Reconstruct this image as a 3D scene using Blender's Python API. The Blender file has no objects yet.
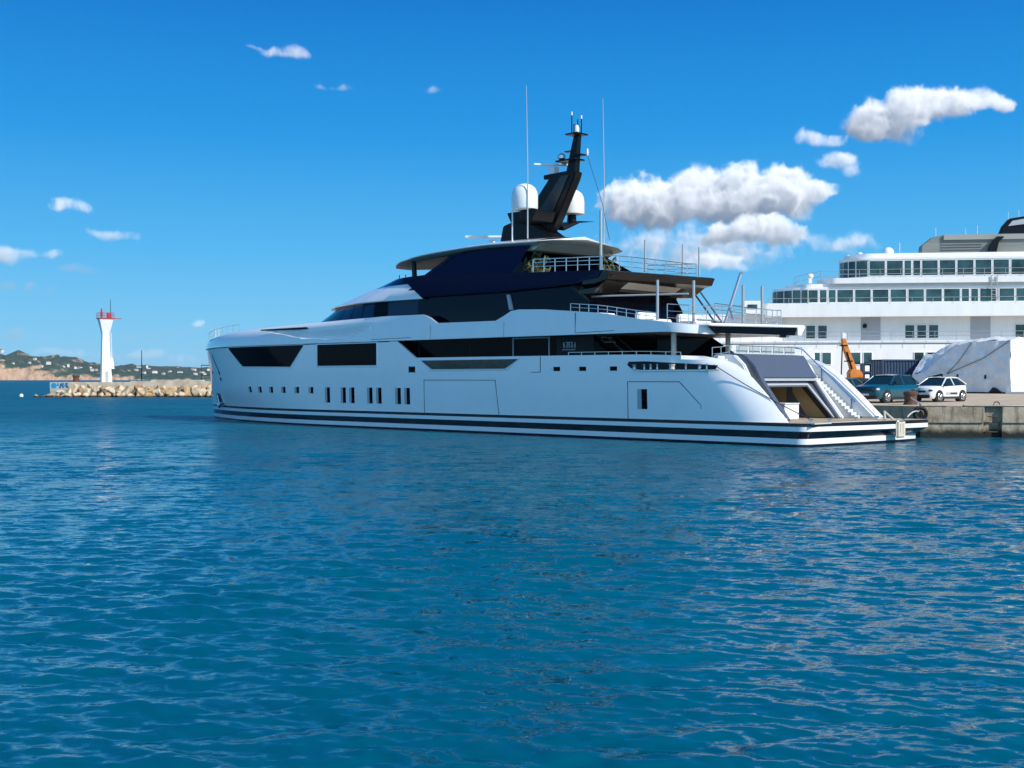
import bpy, bmesh, math, random
import numpy as np
from mathutils import Vector, noise as mnoise
R = math.radians
C = bpy.context.scene.collection
sc = bpy.context.scene
random.seed(7)

# ------------------------------------------------------------------ camera
CAM_H = 3.05
cd = bpy.data.cameras.new('camera')
cam = bpy.data.objects.new('camera', cd); C.objects.link(cam)
cam.location = (0, 0, CAM_H); cam.rotation_euler = (R(90), 0, 0)
cd.sensor_width = 36; cd.lens = 36 * 1200 / 1024
cd.shift_y = -5.0 / 1024
cd.clip_start = 0.2; cd.clip_end = 40000
sc.camera = cam

# ------------------------------------------------------------------ light
SUN_AZ = 38.0      # degrees from +X towards -Y (behind the camera, to the right)
SUN_EL = 36.0
a = R(-SUN_AZ)
SUN_DIR = Vector((math.cos(a) * math.cos(R(SUN_EL)), math.sin(a) * math.cos(R(SUN_EL)), math.sin(R(SUN_EL))))
sd = bpy.data.lights.new('sun', 'SUN'); sun = bpy.data.objects.new('sun', sd); C.objects.link(sun)
sd.energy = 5.0; sd.angle = R(0.5); sd.color = (1.0, 0.95, 0.87)
sun.rotation_euler = SUN_DIR.to_track_quat('Z', 'Y').to_euler()
sun.location = (60, -40, 80)
sc.view_settings.view_transform = 'Standard'
sc.view_settings.look = 'None'
sc.view_settings.exposure = 0.0
sc.view_settings.gamma = 1.0
sc.view_settings.use_curve_mapping = False
sc.cycles.use_denoising = True
sc.cycles.max_bounces = 8
sc.cycles.diffuse_bounces = 3
sc.cycles.glossy_bounces = 4
sc.cycles.caustics_reflective = False
sc.cycles.caustics_refractive = False


class NT:
    """small helper round a node tree"""
    def __init__(s, tree): s.t = tree
    def n(s, typ, **kw):
        nd = s.t.nodes.new(typ)
        for k, v in kw.items(): setattr(nd, k, v)
        return nd
    def put(s, sock, v):
        if v is None: return
        if isinstance(v, bpy.types.NodeSocket): s.t.links.new(v, sock)
        else: sock.default_value = v
    def m(s, op, a, b=None, c=None, clamp=False):
        nd = s.n('ShaderNodeMath', operation=op); nd.use_clamp = clamp
        s.put(nd.inputs[0], a)
        if b is not None: s.put(nd.inputs[1], b)
        if c is not None: s.put(nd.inputs[2], c)
        return nd.outputs[0]
    def vm(s, op, a, b=None):
        nd = s.n('ShaderNodeVectorMath', operation=op)
        s.put(nd.inputs[0], a)
        if b is not None: s.put(nd.inputs[1], b)
        return nd.outputs[0]
    def mix(s, f, a, b):
        nd = s.n('ShaderNodeMix', data_type='RGBA')
        s.put(nd.inputs[0], f); s.put(nd.inputs[6], a); s.put(nd.inputs[7], b)
        return nd.outputs[2]
    def noise(s, vec, scale, detail=4, rough=0.55, lac=2.0, dist=0.0):
        nd = s.n('ShaderNodeTexNoise')
        if vec is not None: s.put(nd.inputs['Vector'], vec)
        nd.inputs['Scale'].default_value = scale; nd.inputs['Detail'].default_value = detail
        nd.inputs['Roughness'].default_value = rough; nd.inputs['Lacunarity'].default_value = lac
        nd.inputs['Distortion'].default_value = dist
        return nd.outputs['Fac']
    def ramp(s, f, stops):
        nd = s.n('ShaderNodeValToRGB'); s.put(nd.inputs[0], f)
        el = nd.color_ramp.elements
        while len(el) > 1: el.remove(el[-1])
        for i, (p, c) in enumerate(stops):
            e = el[0] if i == 0 else el.new(p)
            e.position = p; e.color = (c[0], c[1], c[2], 1) if len(c) == 3 else c
        return nd.outputs[0]
    def smooth(s, v, lo, hi):
        nd = s.n('ShaderNodeMapRange', interpolation_type='SMOOTHSTEP')
        s.put(nd.inputs[0], v); s.put(nd.inputs[1], lo); s.put(nd.inputs[2], hi)
        return nd.outputs[0]


# ------------------------------------------------------------------ sky with clouds (a procedural sky dome, by direction)
# The clouds are grown as 3-D density, lit by the sun direction, and stored by azimuth and elevation.
AZ0, AZ1, EL0, EL1, PXD = -30., 30., -1., 22., 26   # degrees, pixels per degree
CW, CH = int((AZ1 - AZ0) * PXD), int((EL1 - EL0) * PXD)
crng = np.random.default_rng(12)
def vnoise(x, y, z, seed):
    g = np.random.default_rng(seed).random((32, 32, 32)).astype(np.float32)
    xi, yi, zi = np.floor(x).astype(int), np.floor(y).astype(int), np.floor(z).astype(int)
    fx, fy, fz = x - xi, y - yi, z - zi
    fx, fy, fz = [t * t * (3 - 2 * t) for t in (fx, fy, fz)]
    x0, y0, z0, x1, y1, z1 = xi & 31, yi & 31, zi & 31, (xi + 1) & 31, (yi + 1) & 31, (zi + 1) & 31
    l = lambda a_, b_, t: a_ + (b_ - a_) * t
    return l(l(l(g[x0, y0, z0], g[x1, y0, z0], fx), l(g[x0, y1, z0], g[x1, y1, z0], fx), fy), l(l(g[x0, y0, z1], g[x1, y0, z1], fx), l(g[x0, y1, z1], g[x1, y1, z1], fx), fy), fz)
def deg(u, v, du, dv):
    az = math.degrees(math.atan((u - 512) / 1200)); el = math.degrees(math.atan((379 - v) / 1200 * math.cos(R(az))))
    k = math.degrees(1 / 1200); return (az, el, du * k, dv * k)
cloud_rgb = np.zeros((CH, CW, 3), np.float32); cloud_a = np.zeros((CH, CW), np.float32)
def cloud(ells, dens=1., wisp=0., seed=0, freq=1.15, flat=None, gray=0.):
    E_ = [deg(e[0], e[1], e[2] * .94, e[3] * .92) for e in ells]
    x0 = min(e[0] - e[2] for e in E_) - .5; x1 = max(e[0] + e[2] for e in E_) + .5
    y0 = min(e[1] - e[3] for e in E_) - .5; y1 = max(e[1] + e[3] for e in E_) + .5
    zr = max(min(e[2], e[3] * 1.6) for e in E_) + .2
    i0, i1 = int((x0 - AZ0) * PXD), int((x1 - AZ0) * PXD); j0, j1 = int((y0 - EL0) * PXD), int((y1 - EL0) * PXD)
    xs_ = (np.arange(i0, i1) + .5) / PXD + AZ0; ys_ = (np.arange(j0, j1) + .5) / PXD + EL0
    nz_ = max(10, int(2 * zr * PXD * .5)); zs_ = np.linspace(-zr, zr, nz_); dz_ = zs_[1] - zs_[0]
    Xc, Yc, Zc = np.meshgrid(xs_, ys_, zs_, indexing='ij')
    wx = (vnoise(Xc * .8 + 9, Yc * .8, Zc * .8, seed + 70) - .5) * .9; wy = (vnoise(Xc * .8, Yc * .8 + 5, Zc * .8, seed + 71) - .5) * .6
    F = np.full(Xc.shape, -9., np.float32)
    for e in E_:
        rz_ = min(e[2], e[3] * 1.6)
        ql = (Yc + wy - e[1]) / e[3]; ql = np.where(ql < 0, ql * 1.25, ql)
        F = np.maximum(F, 1 - ((Xc + wx - e[0]) / e[2]) ** 2 - ql ** 2 - (Zc / rz_) ** 2)
    n = 0; am = 1.; tot = 0; fq = freq
    for o_ in range(6):
        ca, sa = math.cos(.6 + 1.1 * o_), math.sin(.6 + 1.1 * o_); cb, sb = math.cos(.5 + .9 * o_), math.sin(.5 + .9 * o_)
        Xr, Yr0 = Xc * ca - Yc * sa, Xc * sa + Yc * ca; Yr, Zr = Yr0 * cb - Zc * sb, Yr0 * sb + Zc * cb
        v_ = vnoise(Xr * fq + 3.7 * o_ + 40, Yr * fq + 1.3 * o_ + 40, Zr * fq + 40, seed * 13 + o_)
        n = n + am * (1 - np.abs(2 * v_ - 1) if o_ < 4 else v_); tot += am; am *= .52; fq *= 2.03
    n = n / tot
    D = np.clip((F * (1 - .3 * wisp) + (n - .56) * (1.95 + 2.2 * wisp) - .34 - .28 * wisp) * (.95 if wisp < .1 else .6), 0, 1.0) * dens
    D = D * np.interp((Yc - y0) / (y1 - y0), [.08, .42], [.35, 1.0])
    # light marching towards the sun (behind the camera, right, up)
    L = np.array([math.cos(R(SUN_EL)) * math.cos(R(SUN_AZ)), math.sin(R(SUN_EL)), -math.cos(R(SUN_EL)) * math.sin(R(SUN_AZ))])
    tau = np.zeros_like(D); st = .10
    for k in range(1, 15):
        dst = st * k * (1 + .10 * k); sh = [int(round(L[0] * dst * PXD)), int(round(L[1] * dst * PXD)), int(round(L[2] * dst / dz_))]
        S = np.zeros_like(D); sl_a = []; sl_b = []
        for ax in range(3):
            m_ = D.shape[ax]; q = sh[ax]
            sl_a.append(slice(max(0, -q), min(m_, m_ - q))); sl_b.append(slice(max(0, q), min(m_, m_ + q)))
        if any(t.start >= t.stop for t in sl_a): break
        S[tuple(sl_a)] = D[tuple(sl_b)]; tau += S * st * (1 + .2 * k)
    hgt = np.clip((Yc - y0) / (y1 - y0), 0, 1)
    sunl = .66 * np.exp(-tau * 5.2) + .34 * np.exp(-tau * 1.2)
    T_ = np.ones(D.shape[:2]); A_ = np.zeros(D.shape[:2]); col = np.zeros(D.shape[:2] + (3,))
    for k in range(nz_):
        a_ = 1 - np.exp(-D[:, :, k] * dz_ * (5.6 - 3.4 * min(1, wisp * 1.6))); w_ = T_ * a_
        s_ = sunl[:, :, k][..., None] * np.array([.90, .89, .86]) * (1 - gray) * (np.interp(hgt[:, :, k], [.12, .62], [.30, 1.0])[..., None] if wisp < .1 else 1); am_ = (.55 + .45 * hgt[:, :, k][..., None]) * np.array([.27, .37, .54])
        col += w_[..., None] * (s_ + am_); T_ *= 1 - a_
    A_ = 1 - T_; col = np.where(A_[..., None] > 1e-3, col / np.maximum(A_[..., None], 1e-3), 0)
    col = col.transpose(1, 0, 2); A_ = A_.T
    ja, jb, ia, ib = max(j0, 0), min(j1, CH), max(i0, 0), min(i1, CW)
    col = col[ja - j0:jb - j0, ia - i0:ib - i0]; A_ = A_[ja - j0:jb - j0, ia - i0:ib - i0]
    old = cloud_a[ja:jb, ia:ib]; na_ = A_ + old * (1 - A_)
    cloud_rgb[ja:jb, ia:ib] = np.where(na_[..., None] > 1e-3, (col * A_[..., None] + cloud_rgb[ja:jb, ia:ib] * (old * (1 - A_))[..., None]) / np.maximum(na_[..., None], 1e-3), 0)
    cloud_a[ja:jb, ia:ib] = na_
cloud([(690, 252, 90, 26), (660, 244, 40, 16), (735, 240, 60, 12)], .5, .9, 4, gray=.2)
cloud([(716, 262, 34, 15), (740, 266, 12, 7)], .8, .35, 5)
cloud([(652, 206, 50, 32), (695, 201, 50, 34), (740, 197, 46, 34), (780, 195, 46, 32), (812, 192, 28, 20), (626, 212, 26, 22)], 1., 0, 1)
cloud([(755, 231, 42, 19), (725, 236, 32, 15), (785, 233, 22, 13), (705, 240, 20, 10)], .9, .04, 2)
cloud([(885, 122, 38, 28), (905, 112, 42, 26), (935, 106, 42, 20), (972, 102, 34, 12), (1000, 104, 14, 10), (868, 124, 22, 16), (900, 132, 26, 15)], .9, .09, 3)
cloud([(814, 140, 28, 9), (828, 135, 10, 6)], .7, .35, 6)
cloud([(840, 160, 24, 12), (850, 168, 14, 10), (834, 157, 14, 8)], .8, .3, 7)
cloud([(828, 244, 45, 11)], .5, .85, 8, gray=.15); cloud([(850, 242, 9, 9)], .7, .5, 21)
cloud([(286, 51, 26, 7), (265, 48, 18, 3), (298, 52, 13, 6)], .7, .4, 9)
cloud([(334, 85, 22, 5)], .5, .6, 10); cloud([(432, 93, 17, 4)], .4, .7, 11)
cloud([(70, 211, 25, 8)], .8, .3, 12); cloud([(115, 233, 23, 6)], .6, .45, 13, gray=.12)
cloud([(6, 254, 22, 11), (34, 251, 13, 6), (54, 252, 16, 6)], .6, .5, 14, gray=.18)
cloud([(84, 272, 20, 5)], .4, .8, 15, gray=.7); cloud([(22, 285, 28, 7)], .4, .8, 16, gray=.7)
cloud([(195, 325, 13, 5)], .8, .35, 17); cloud([(176, 332, 26, 5), (160, 338, 18, 3)], .35, .9, 18, gray=.7)
cloud([(22, 337, 34, 7), (128, 338, 11, 6)], .35, .9, 19, gray=.7); cloud([(148, 354, 20, 6), (178, 358, 20, 6), (60, 357, 60, 4)], .4, .85, 20, gray=.25)
cloud_rgb = np.where(cloud_a[..., None] > 1e-3, cloud_rgb, 1)
cimg = bpy.data.images.new('cloud_light', CW, CH, alpha=True, float_buffer=True); cimg.colorspace_settings.name = 'Non-Color'
cimg.alpha_mode = 'CHANNEL_PACKED'
cimg.pixels.foreach_set(np.concatenate([cloud_rgb, cloud_a[..., None]], -1).astype(np.float32).ravel()); cimg.update()
cimg.pack()
SKY_K = 0.1
world = bpy.data.worlds.new('World'); sc.world = world; world.use_nodes = True
wt = world.node_tree; wt.nodes.clear(); W = NT(wt)
tc = W.n('ShaderNodeTexCoord'); sx = W.n('ShaderNodeSeparateXYZ'); W.put(sx.inputs[0], tc.outputs['Generated'])
azn = W.m('MULTIPLY', W.m('ARCTAN2', sx.outputs[0], sx.outputs[1]), 57.2958)
eln = W.m('MULTIPLY', W.m('ARCSINE', sx.outputs[2]), 57.2958)
cmb = W.n('ShaderNodeCombineXYZ')
W.put(cmb.inputs[0], W.m('DIVIDE', W.m('SUBTRACT', azn, AZ0), AZ1 - AZ0)); W.put(cmb.inputs[1], W.m('DIVIDE', W.m('SUBTRACT', eln, EL0), EL1 - EL0))
ct = W.n('ShaderNodeTexImage', image=cimg, extension='CLIP', interpolation='Cubic'); W.put(ct.inputs[0], cmb.outputs[0])
sky = W.n('ShaderNodeTexSky', sky_type='NISHITA'); sky.sun_disc = False
sky.sun_elevation = R(SUN_EL); sky.sun_rotation = R(90 + SUN_AZ)
sky.altitude = 0; sky.air_density = 1.0; sky.dust_density = 0.3; sky.ozone_density = 3.0
# the deep, polarised-looking blue of this sky: tint by elevation over the physical sky
e01 = W.m('DIVIDE', eln, 60., clamp=True)
g10 = lambda r, g, b: (r / SKY_K, g / SKY_K, b / SKY_K)
grad = W.ramp(e01, [(0.0, (.27, .64, .90)), (.04, (.185, .585, .92)), (.10, (.080, .475, .90)), (.19, (.012, .315, .80)), (.30, (.000, .190, .63)), (.6, (.0, .15, .46)), (1, (.0, .11, .37))])
gs = W.n('ShaderNodeVectorMath', operation='SCALE'); W.put(gs.inputs[0], grad); gs.inputs['Scale'].default_value = 1 / SKY_K
bw_ = W.smooth(W.m('MULTIPLY', sx.outputs[1], -1), -.25, .7); back = W.m('MULTIPLY_ADD', bw_, .35, 1.0)   # sky behind the camera brightened, added fill for the shaded sides
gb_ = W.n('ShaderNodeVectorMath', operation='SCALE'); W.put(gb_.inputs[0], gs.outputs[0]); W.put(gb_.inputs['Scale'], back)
back_fill = W.n('ShaderNodeVectorMath', operation='SCALE'); back_fill.inputs[0].default_value = (.26 / SKY_K, .29 / SKY_K, .24 / SKY_K); W.put(back_fill.inputs['Scale'], bw_)
skyc = W.mix(.035, W.vm('ADD', gb_.outputs[0], back_fill.outputs[0]), sky.outputs[0])
cs = W.n('ShaderNodeVectorMath', operation='SCALE'); W.put(cs.inputs[0], ct.outputs['Color']); cs.inputs['Scale'].default_value = 1 / SKY_K
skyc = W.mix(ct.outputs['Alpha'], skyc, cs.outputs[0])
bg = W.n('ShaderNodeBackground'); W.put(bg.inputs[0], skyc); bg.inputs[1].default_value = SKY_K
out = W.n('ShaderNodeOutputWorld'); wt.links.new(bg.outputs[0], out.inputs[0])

# ------------------------------------------------------------------ materials
def mat(name, col, rough=.5, metal=0., coat=0., var=0., vscale=3., spec=.5, bump=0., bscale=20., alpha=None, stretch=None):
    m = bpy.data.materials.new(name); m.use_nodes = True
    T = NT(m.node_tree); b = m.node_tree.nodes['Principled BSDF']
    c = (col[0], col[1], col[2], 1)
    b.inputs['Base Color'].default_value = c; b.inputs['Roughness'].default_value = rough
    b.inputs['Metallic'].default_value = metal; b.inputs['Coat Weight'].default_value = coat
    b.inputs['Coat Roughness'].default_value = .04; b.inputs['Specular IOR Level'].default_value = spec
    co = T.n('ShaderNodeTexCoord').outputs['Object'] if (var or bump) else None
    if co is not None and stretch: co = T.vm('MULTIPLY', co, stretch)
    if var:
        f = T.noise(co, vscale, 5, .6)
        d = T.smooth(f, .3, .7)
        lo = tuple(x * (1 - var) for x in col) + (1,); hi = tuple(min(1, x * (1 + var)) for x in col) + (1,)
        T.put(b.inputs['Base Color'], T.mix(d, lo, hi))
        T.put(b.inputs['Roughness'], T.m('MULTIPLY_ADD', f, .25 * rough, rough * .88))
    if bump:
        f = T.noise(co, bscale, 6, .6)
        bn = T.n('ShaderNodeBump'); bn.inputs['Strength'].default_value = bump; bn.inputs['Distance'].default_value = .05
        T.put(bn.inputs['Height'], f); T.put(b.inputs['Normal'], bn.outputs[0])
    return m
M = {}
M['gel'] = mat('white_gelcoat', (.83, .83, .82), .16, coat=.4, var=.015, vscale=1.2, bump=.03, bscale=.55)
M['gel2'] = mat('white_paint', (.78, .78, .77), .35, var=.03, vscale=2)
M['navy'] = mat('navy_gloss_paint', (.002, .0025, .030), .08, spec=.14)
M['stripe'] = mat('black_stripe_paint', (.006, .007, .014), .2, coat=.3, spec=.4)
M['bglass'] = mat('black_glass', (.0008, .0008, .003), .05, spec=.045)
M['tglass'] = mat('tinted_glass', (.001, .002, .009), .04, spec=.15)
M['steel'] = mat('polished_steel', (.55, .56, .57), .25, metal=.9)
M['pole'] = mat('brushed_pole', (.42, .43, .42), .4, metal=.4)
M['teak'] = mat('teak_deck', (.42, .33, .23), .7, var=.12, vscale=6, stretch=(.4, 8, 1))
M['teakg'] = mat('weathered_teak_tread', (.56, .56, .53), .7, var=.06)
M['beige'] = mat('beige_panel', (.62, .55, .44), .5, var=.05)
M['brown'] = mat('dark_bronze_panel', (.014, .012, .010), .2, spec=.35, var=.2, vscale=1)
M['grey'] = mat('grey_paint', (.085, .10, .13), .3, coat=.3, var=.03)
M['lgrey'] = mat('light_grey_paint', (.42, .43, .45), .35, var=.03)
M['carbon'] = mat('black_carbon', (.004, .004, .005), .35, spec=.22, var=.2)
M['tan'] = mat('tan_lining', (.46, .33, .16), .6, var=.08, vscale=2)
M['dark'] = mat('dark_void', (.008, .008, .009), .8)
M['rope'] = mat('rope', (.55, .52, .46), .9, var=.2, vscale=30)
M['drope'] = mat('dark_rope', (.03, .03, .035), .9)
M['cush'] = mat('cushion', (.22, .22, .22), .9, var=.2)
M['plant'] = mat('plant_leaf', (.10, .11, .03), .7, var=.5, vscale=8)
M['dome'] = mat('dome_white', (.78, .79, .76), .4, var=.03)
M['redp'] = mat('red_paint', (.42, .025, .035), .45, var=.15)
M['orange'] = mat('orange_paint', (.64, .20, .022), .45, var=.2, vscale=4)
M['rust'] = mat('rusty_iron', (.105, .050, .032), .85, var=.4, vscale=9, bump=.4, bscale=30)
M['rubber'] = mat('rubber', (.012, .012, .012), .8)
M['rim'] = mat('alloy_rim', (.5, .5, .5), .3, metal=.8)
M['chrome'] = mat('chrome', (.6, .6, .62), .15, metal=1)
M['carwhite'] = mat('white_car_paint', (.78, .78, .77), .25, coat=.8)
M['carteal'] = mat('teal_car_paint', (.005, .085, .125), .22, coat=.8, metal=.25)
M['cargrey'] = mat('pale_green_car_paint', (.06, .13, .13), .3, coat=.6, metal=.2)
M['carglass'] = mat('car_glass', (.008, .018, .02), .03, spec=.7)
M['lamp'] = mat('headlamp_lens', (.6, .62, .62), .1, spec=.8)
M['plastic'] = mat('black_plastic', (.015, .015, .016), .6)
M['shipwhite'] = mat('ship_white', (.86, .85, .82), .45, var=.04, vscale=1.0, stretch=(1.6, 1.6, .25), bump=.05, bscale=.8)
M['shipgrey'] = mat('ship_grey', (.20, .20, .18), .5, var=.12, vscale=.8, stretch=(.3, 1, 3))
M['shipglass'] = mat('ship_window_glass', (.016, .050, .052), .06, spec=.6, var=.85, vscale=.5)
M['wrap'] = mat('shrink_wrap', (.72, .73, .73), .4, var=.08, vscale=1.8, bump=.9, bscale=2.2)
M['contblue'] = mat('container_blue', (.012, .040, .095), .55, var=.2, vscale=3)
M['glassrail'] = mat('green_glass', (.40, .44, .42), .1, spec=.6)
M['graff'] = None

# ------------------------------------------------------------------ mesh helpers
def link(name, me, parent=None):
    o = bpy.data.objects.new(name, me); C.objects.link(o)
    if parent is not None: o.parent = parent
    return o
class MB:
    def __init__(s): s.v = []; s.f = []; s.mi = []
    def add(s, vs, fs, mi=0):
        b = len(s.v); s.v += [tuple(v) for v in vs]
        for f in fs: s.f.append(tuple(i + b for i in f)); s.mi.append(mi)
        return s
    def box(s, c, d, mi=0, rz=0., fr=None):
        x, y, z = d[0] / 2, d[1] / 2, d[2] / 2
        vs = []
        for sx_, sy_, sz_ in [(-1,-1,-1),(1,-1,-1),(1,1,-1),(-1,1,-1),(-1,-1,1),(1,-1,1),(1,1,1),(-1,1,1)]:
            px, py, pz = sx_ * x, sy_ * y, sz_ * z
            px, py = px * math.cos(rz) - py * math.sin(rz), px * math.sin(rz) + py * math.cos(rz)
            vs.append((c[0] + px, c[1] + py, c[2] + pz))
        return s.add(vs, [(3,2,1,0),(4,5,6,7),(0,1,5,4),(1,2,6,5),(2,3,7,6),(3,0,4,7)], mi)
    def tube(s, pts, r, n=6, mi=0, cap=True):
        pts = [Vector(p) for p in pts]; rings = []
        rr = r if isinstance(r, (list, tuple)) else [r] * len(pts)
        for i, p in enumerate(pts):
            t = (pts[min(i + 1, len(pts) - 1)] - pts[max(i - 1, 0)]).normalized()
            up = Vector((0, 0, 1)) if abs(t.z) < .95 else Vector((1, 0, 0))
            u = t.cross(up).normalized(); w = u.cross(t)
            rings.append([p + (u * math.cos(2 * math.pi * k / n) + w * math.sin(2 * math.pi * k / n)) * rr[i] for k in range(n)])
        vs = [q for g in rings for q in g]; fs = []
        for i in range(len(pts) - 1):
            for k in range(n):
                a_, b_ = i * n + k, i * n + (k + 1) % n
                fs.append((a_, b_, b_ + n, a_ + n))
        if cap: fs.append(tuple(range(n - 1, -1, -1))); fs.append(tuple((len(pts) - 1) * n + k for k in range(n)))
        return s.add(vs, fs, mi)
    def grid(s, rows, mi=0, closed=False, mif=None):
        n = len(rows[0]); vs = [p for r in rows for p in r]; base = len(s.v)
        assert all(len(r) == n for r in rows)
        s.v += [tuple(v) for v in vs]
        for i in range(len(rows) - 1):
            for k in range(n if closed else n - 1):
                k2 = (k + 1) % n
                s.f.append((base + i * n + k, base + i * n + k2, base + (i + 1) * n + k2, base + (i + 1) * n + k))
                s.mi.append(mif(i, k) if mif else mi)
        return s
    def prism(s, poly, a, b, axis='y', mi=0):
        """poly: 2-D points; extruded from a to b along the axis (y: poly=(x,z), z: poly=(x,y), x: poly=(y,z))"""
        def P3(p, t): return (p[0], t, p[1]) if axis == 'y' else (p[0], p[1], t) if axis == 'z' else (t, p[0], p[1])
        n = len(poly)
        vs = [P3(p, a) for p in poly] + [P3(p, b) for p in poly]
        fs = [tuple(range(n)), tuple(range(2 * n - 1, n - 1, -1))]
        fs += [(i, i + n, (i + 1) % n + n, (i + 1) % n) for i in range(n)]
        return s.add(vs, fs, mi)
    def lathe(s, prof, c=(0, 0, 0), n=20, mi=0):
        rows = [[(c[0] + r * math.cos(2 * math.pi * k / n), c[1] + r * math.sin(2 * math.pi * k / n), c[2] + z) for k in range(n)] for r, z in prof]
        s.grid(rows, mi, closed=True)
        b = len(s.v) - n * len(prof)
        s.f.append(tuple(b + k for k in range(n - 1, -1, -1))); s.mi.append(mi)
        s.f.append(tuple(b + (len(prof) - 1) * n + k for k in range(n))); s.mi.append(mi)
        return s
    def build(s, name, mats, parent=None, smooth=False, bevel=0., recalc=True, split=35):
        me = bpy.data.meshes.new(name); me.from_pydata(s.v, [], s.f); me.update()
        if not isinstance(mats, (list, tuple)): mats = [mats]
        for m in mats: me.materials.append(m)
        me.polygons.foreach_set('material_index', s.mi)
        bm = bmesh.new(); bm.from_mesh(me)
        bmesh.ops.remove_doubles(bm, verts=bm.verts, dist=1e-4)
        if recalc: bmesh.ops.recalc_face_normals(bm, faces=bm.faces)
        if bevel:
            ed = [e for e in bm.edges if len(e.link_faces) == 2 and e.calc_face_angle(0) > .6]
            try: bmesh.ops.bevel(bm, geom=ed, offset=bevel, segments=2, affect='EDGES', clamp_overlap=True)
            except Exception: pass
        if smooth:
            for f in bm.faces: f.smooth = True
            for e in bm.edges:
                if len(e.link_faces) == 2 and e.calc_face_angle(0) > R(split): e.smooth = False
        bm.to_mesh(me); bm.free()
        return link(name, me, parent)
def thing(name, label, cat, loc=(0, 0, 0), rz=0., group=None):
    o = bpy.data.objects.new(name, None); C.objects.link(o)
    o.location = loc; o.rotation_euler = (0, 0, rz); o.empty_display_size = .3
    return tag(o, label, cat, group)
def tag(o, label, cat, group=None):
    o['label'] = label; o['category'] = cat
    if group: o['group'] = group
    return o
def struct(o, kind='structure'):
    o['kind'] = kind; return o
def copy_tree(o, parent=None):
    c = o.copy(); C.objects.link(c)
    if parent is not None: c.parent = parent
    for ch in list(o.children): copy_tree(ch, c)
    return c
def lerp(x, xs, ys):
    return float(np.interp(x, xs, ys))

# ------------------------------------------------------------------ water: one sheet to the horizon, real waves near, bump far
def lines(lo, hi, centre, d0, grow, cap=1e9):
    out = [centre]; d = d0; x = centre
    while x < hi: d = min(max(d0, (x - centre) * grow), cap); x += d; out.append(x)
    neg = []; x = centre
    while x > lo: d = min(max(d0, (centre - x) * grow), cap); x -= d; neg.append(x)
    return np.array(neg[::-1] + out)
xs = lines(-9000, 9000, 0, .040, .0105)
ys = lines(-80, 16000, 8.5, .030, .0072)
X, Y = np.meshgrid(xs, ys)
dx = np.gradient(xs)[None, :] * np.ones_like(Y); dy = np.gradient(ys)[:, None] * np.ones_like(X)
sp = np.maximum(dx, dy)
Zw = np.zeros_like(X); rng = np.random.default_rng(3)
for i in range(96):
    lam = .12 * (1.2 / .12) ** rng.random()
    th = R(78) + rng.normal(0, .40)
    k = 2 * math.pi / lam
    amp = .0040 * lam ** .66
    fade = np.clip((lam / sp - 2.4) / 1.6, 0, 1)
    ph = k * (X * math.cos(th) + Y * math.sin(th)) + rng.random() * 6.28 + 1.1 * np.sin(X * .61 + Y * .37 + i) + 1.0 * np.sin(Y * .83 - X * .31 + 2 * i)
    Zw += amp * fade * np.sin(ph)
Zw *= .72 + .28 * np.sin(X * .25 + 1.3 * np.sin(Y * .21)) * np.sin(Y * .27 + X * .08)
nx, ny = len(xs), len(ys)
co = np.stack([X, Y, Zw], -1).reshape(-1, 3)
idx = np.arange(nx * ny).reshape(ny, nx)
fa = np.stack([idx[:-1, :-1], idx[:-1, 1:], idx[1:, 1:], idx[1:, :-1]], -1).reshape(-1, 4)
me = bpy.data.meshes.new('water'); me.vertices.add(len(co)); me.vertices.foreach_set('co', co.ravel())
me.loops.add(fa.size); me.loops.foreach_set('vertex_index', fa.ravel())
me.polygons.add(len(fa)); me.polygons.foreach_set('loop_start', np.arange(0, fa.size, 4)); me.polygons.foreach_set('loop_total', np.full(len(fa), 4))
me.update(); me.polygons.foreach_set('use_smooth', np.ones(len(fa), bool))
wm = bpy.data.materials.new('sea_water'); wm.use_nodes = True; T = NT(wm.node_tree); b = wm.node_tree.nodes['Principled BSDF']
b.inputs['IOR'].default_value = 1.33
oc = T.n('ShaderNodeTexCoord').outputs['Object']
o1 = T.vm('MULTIPLY', oc, (.55, 1.0, 1)); 
n3 = T.noise(oc, .05, 3, .5)
pos = T.n('ShaderNodeSeparateXYZ'); T.put(pos.inputs[0], oc)
far = T.smooth(pos.outputs[1], 10., 55.)
ge = T.n('ShaderNodeNewGeometry')
def slope_noise(vec, scale, det):
    nd = T.n('ShaderNodeTexNoise'); T.put(nd.inputs['Vector'], vec); nd.inputs['Scale'].default_value = scale; nd.inputs['Detail'].default_value = det; nd.inputs['Roughness'].default_value = .62; nd.inputs['Distortion'].default_value = .35
    return T.vm('SUBTRACT', nd.outputs['Color'], (.5, .5, .5))
def scaled(v, k):
    nd = T.n('ShaderNodeVectorMath', operation='SCALE'); T.put(nd.inputs[0], v); T.put(nd.inputs['Scale'], k); return nd.outputs[0]
patch = T.smooth(T.noise(T.vm('MULTIPLY', oc, (.35, 1, 1)), .07, 3, .5), .3, .7)   # gusts: rougher and smoother patches
T.put(b.inputs['Roughness'], T.m('MULTIPLY_ADD', T.smooth(pos.outputs[1], 18., 115.), .37, .07))
fine0 = scaled(slope_noise(o1, 2.6, 3), .62)
fine = scaled(slope_noise(o1, 6.5, 4), T.m('MULTIPLY_ADD', far, .75, .85))
mid = scaled(slope_noise(o1, 1.15, 4), T.m('MULTIPLY', far, T.m('MULTIPLY_ADD', patch, .8, 1.2)))
big = scaled(slope_noise(T.vm('MULTIPLY', oc, (.42, .13, 1)), 1.0, 5), T.m('MULTIPLY', far, .75))
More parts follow.
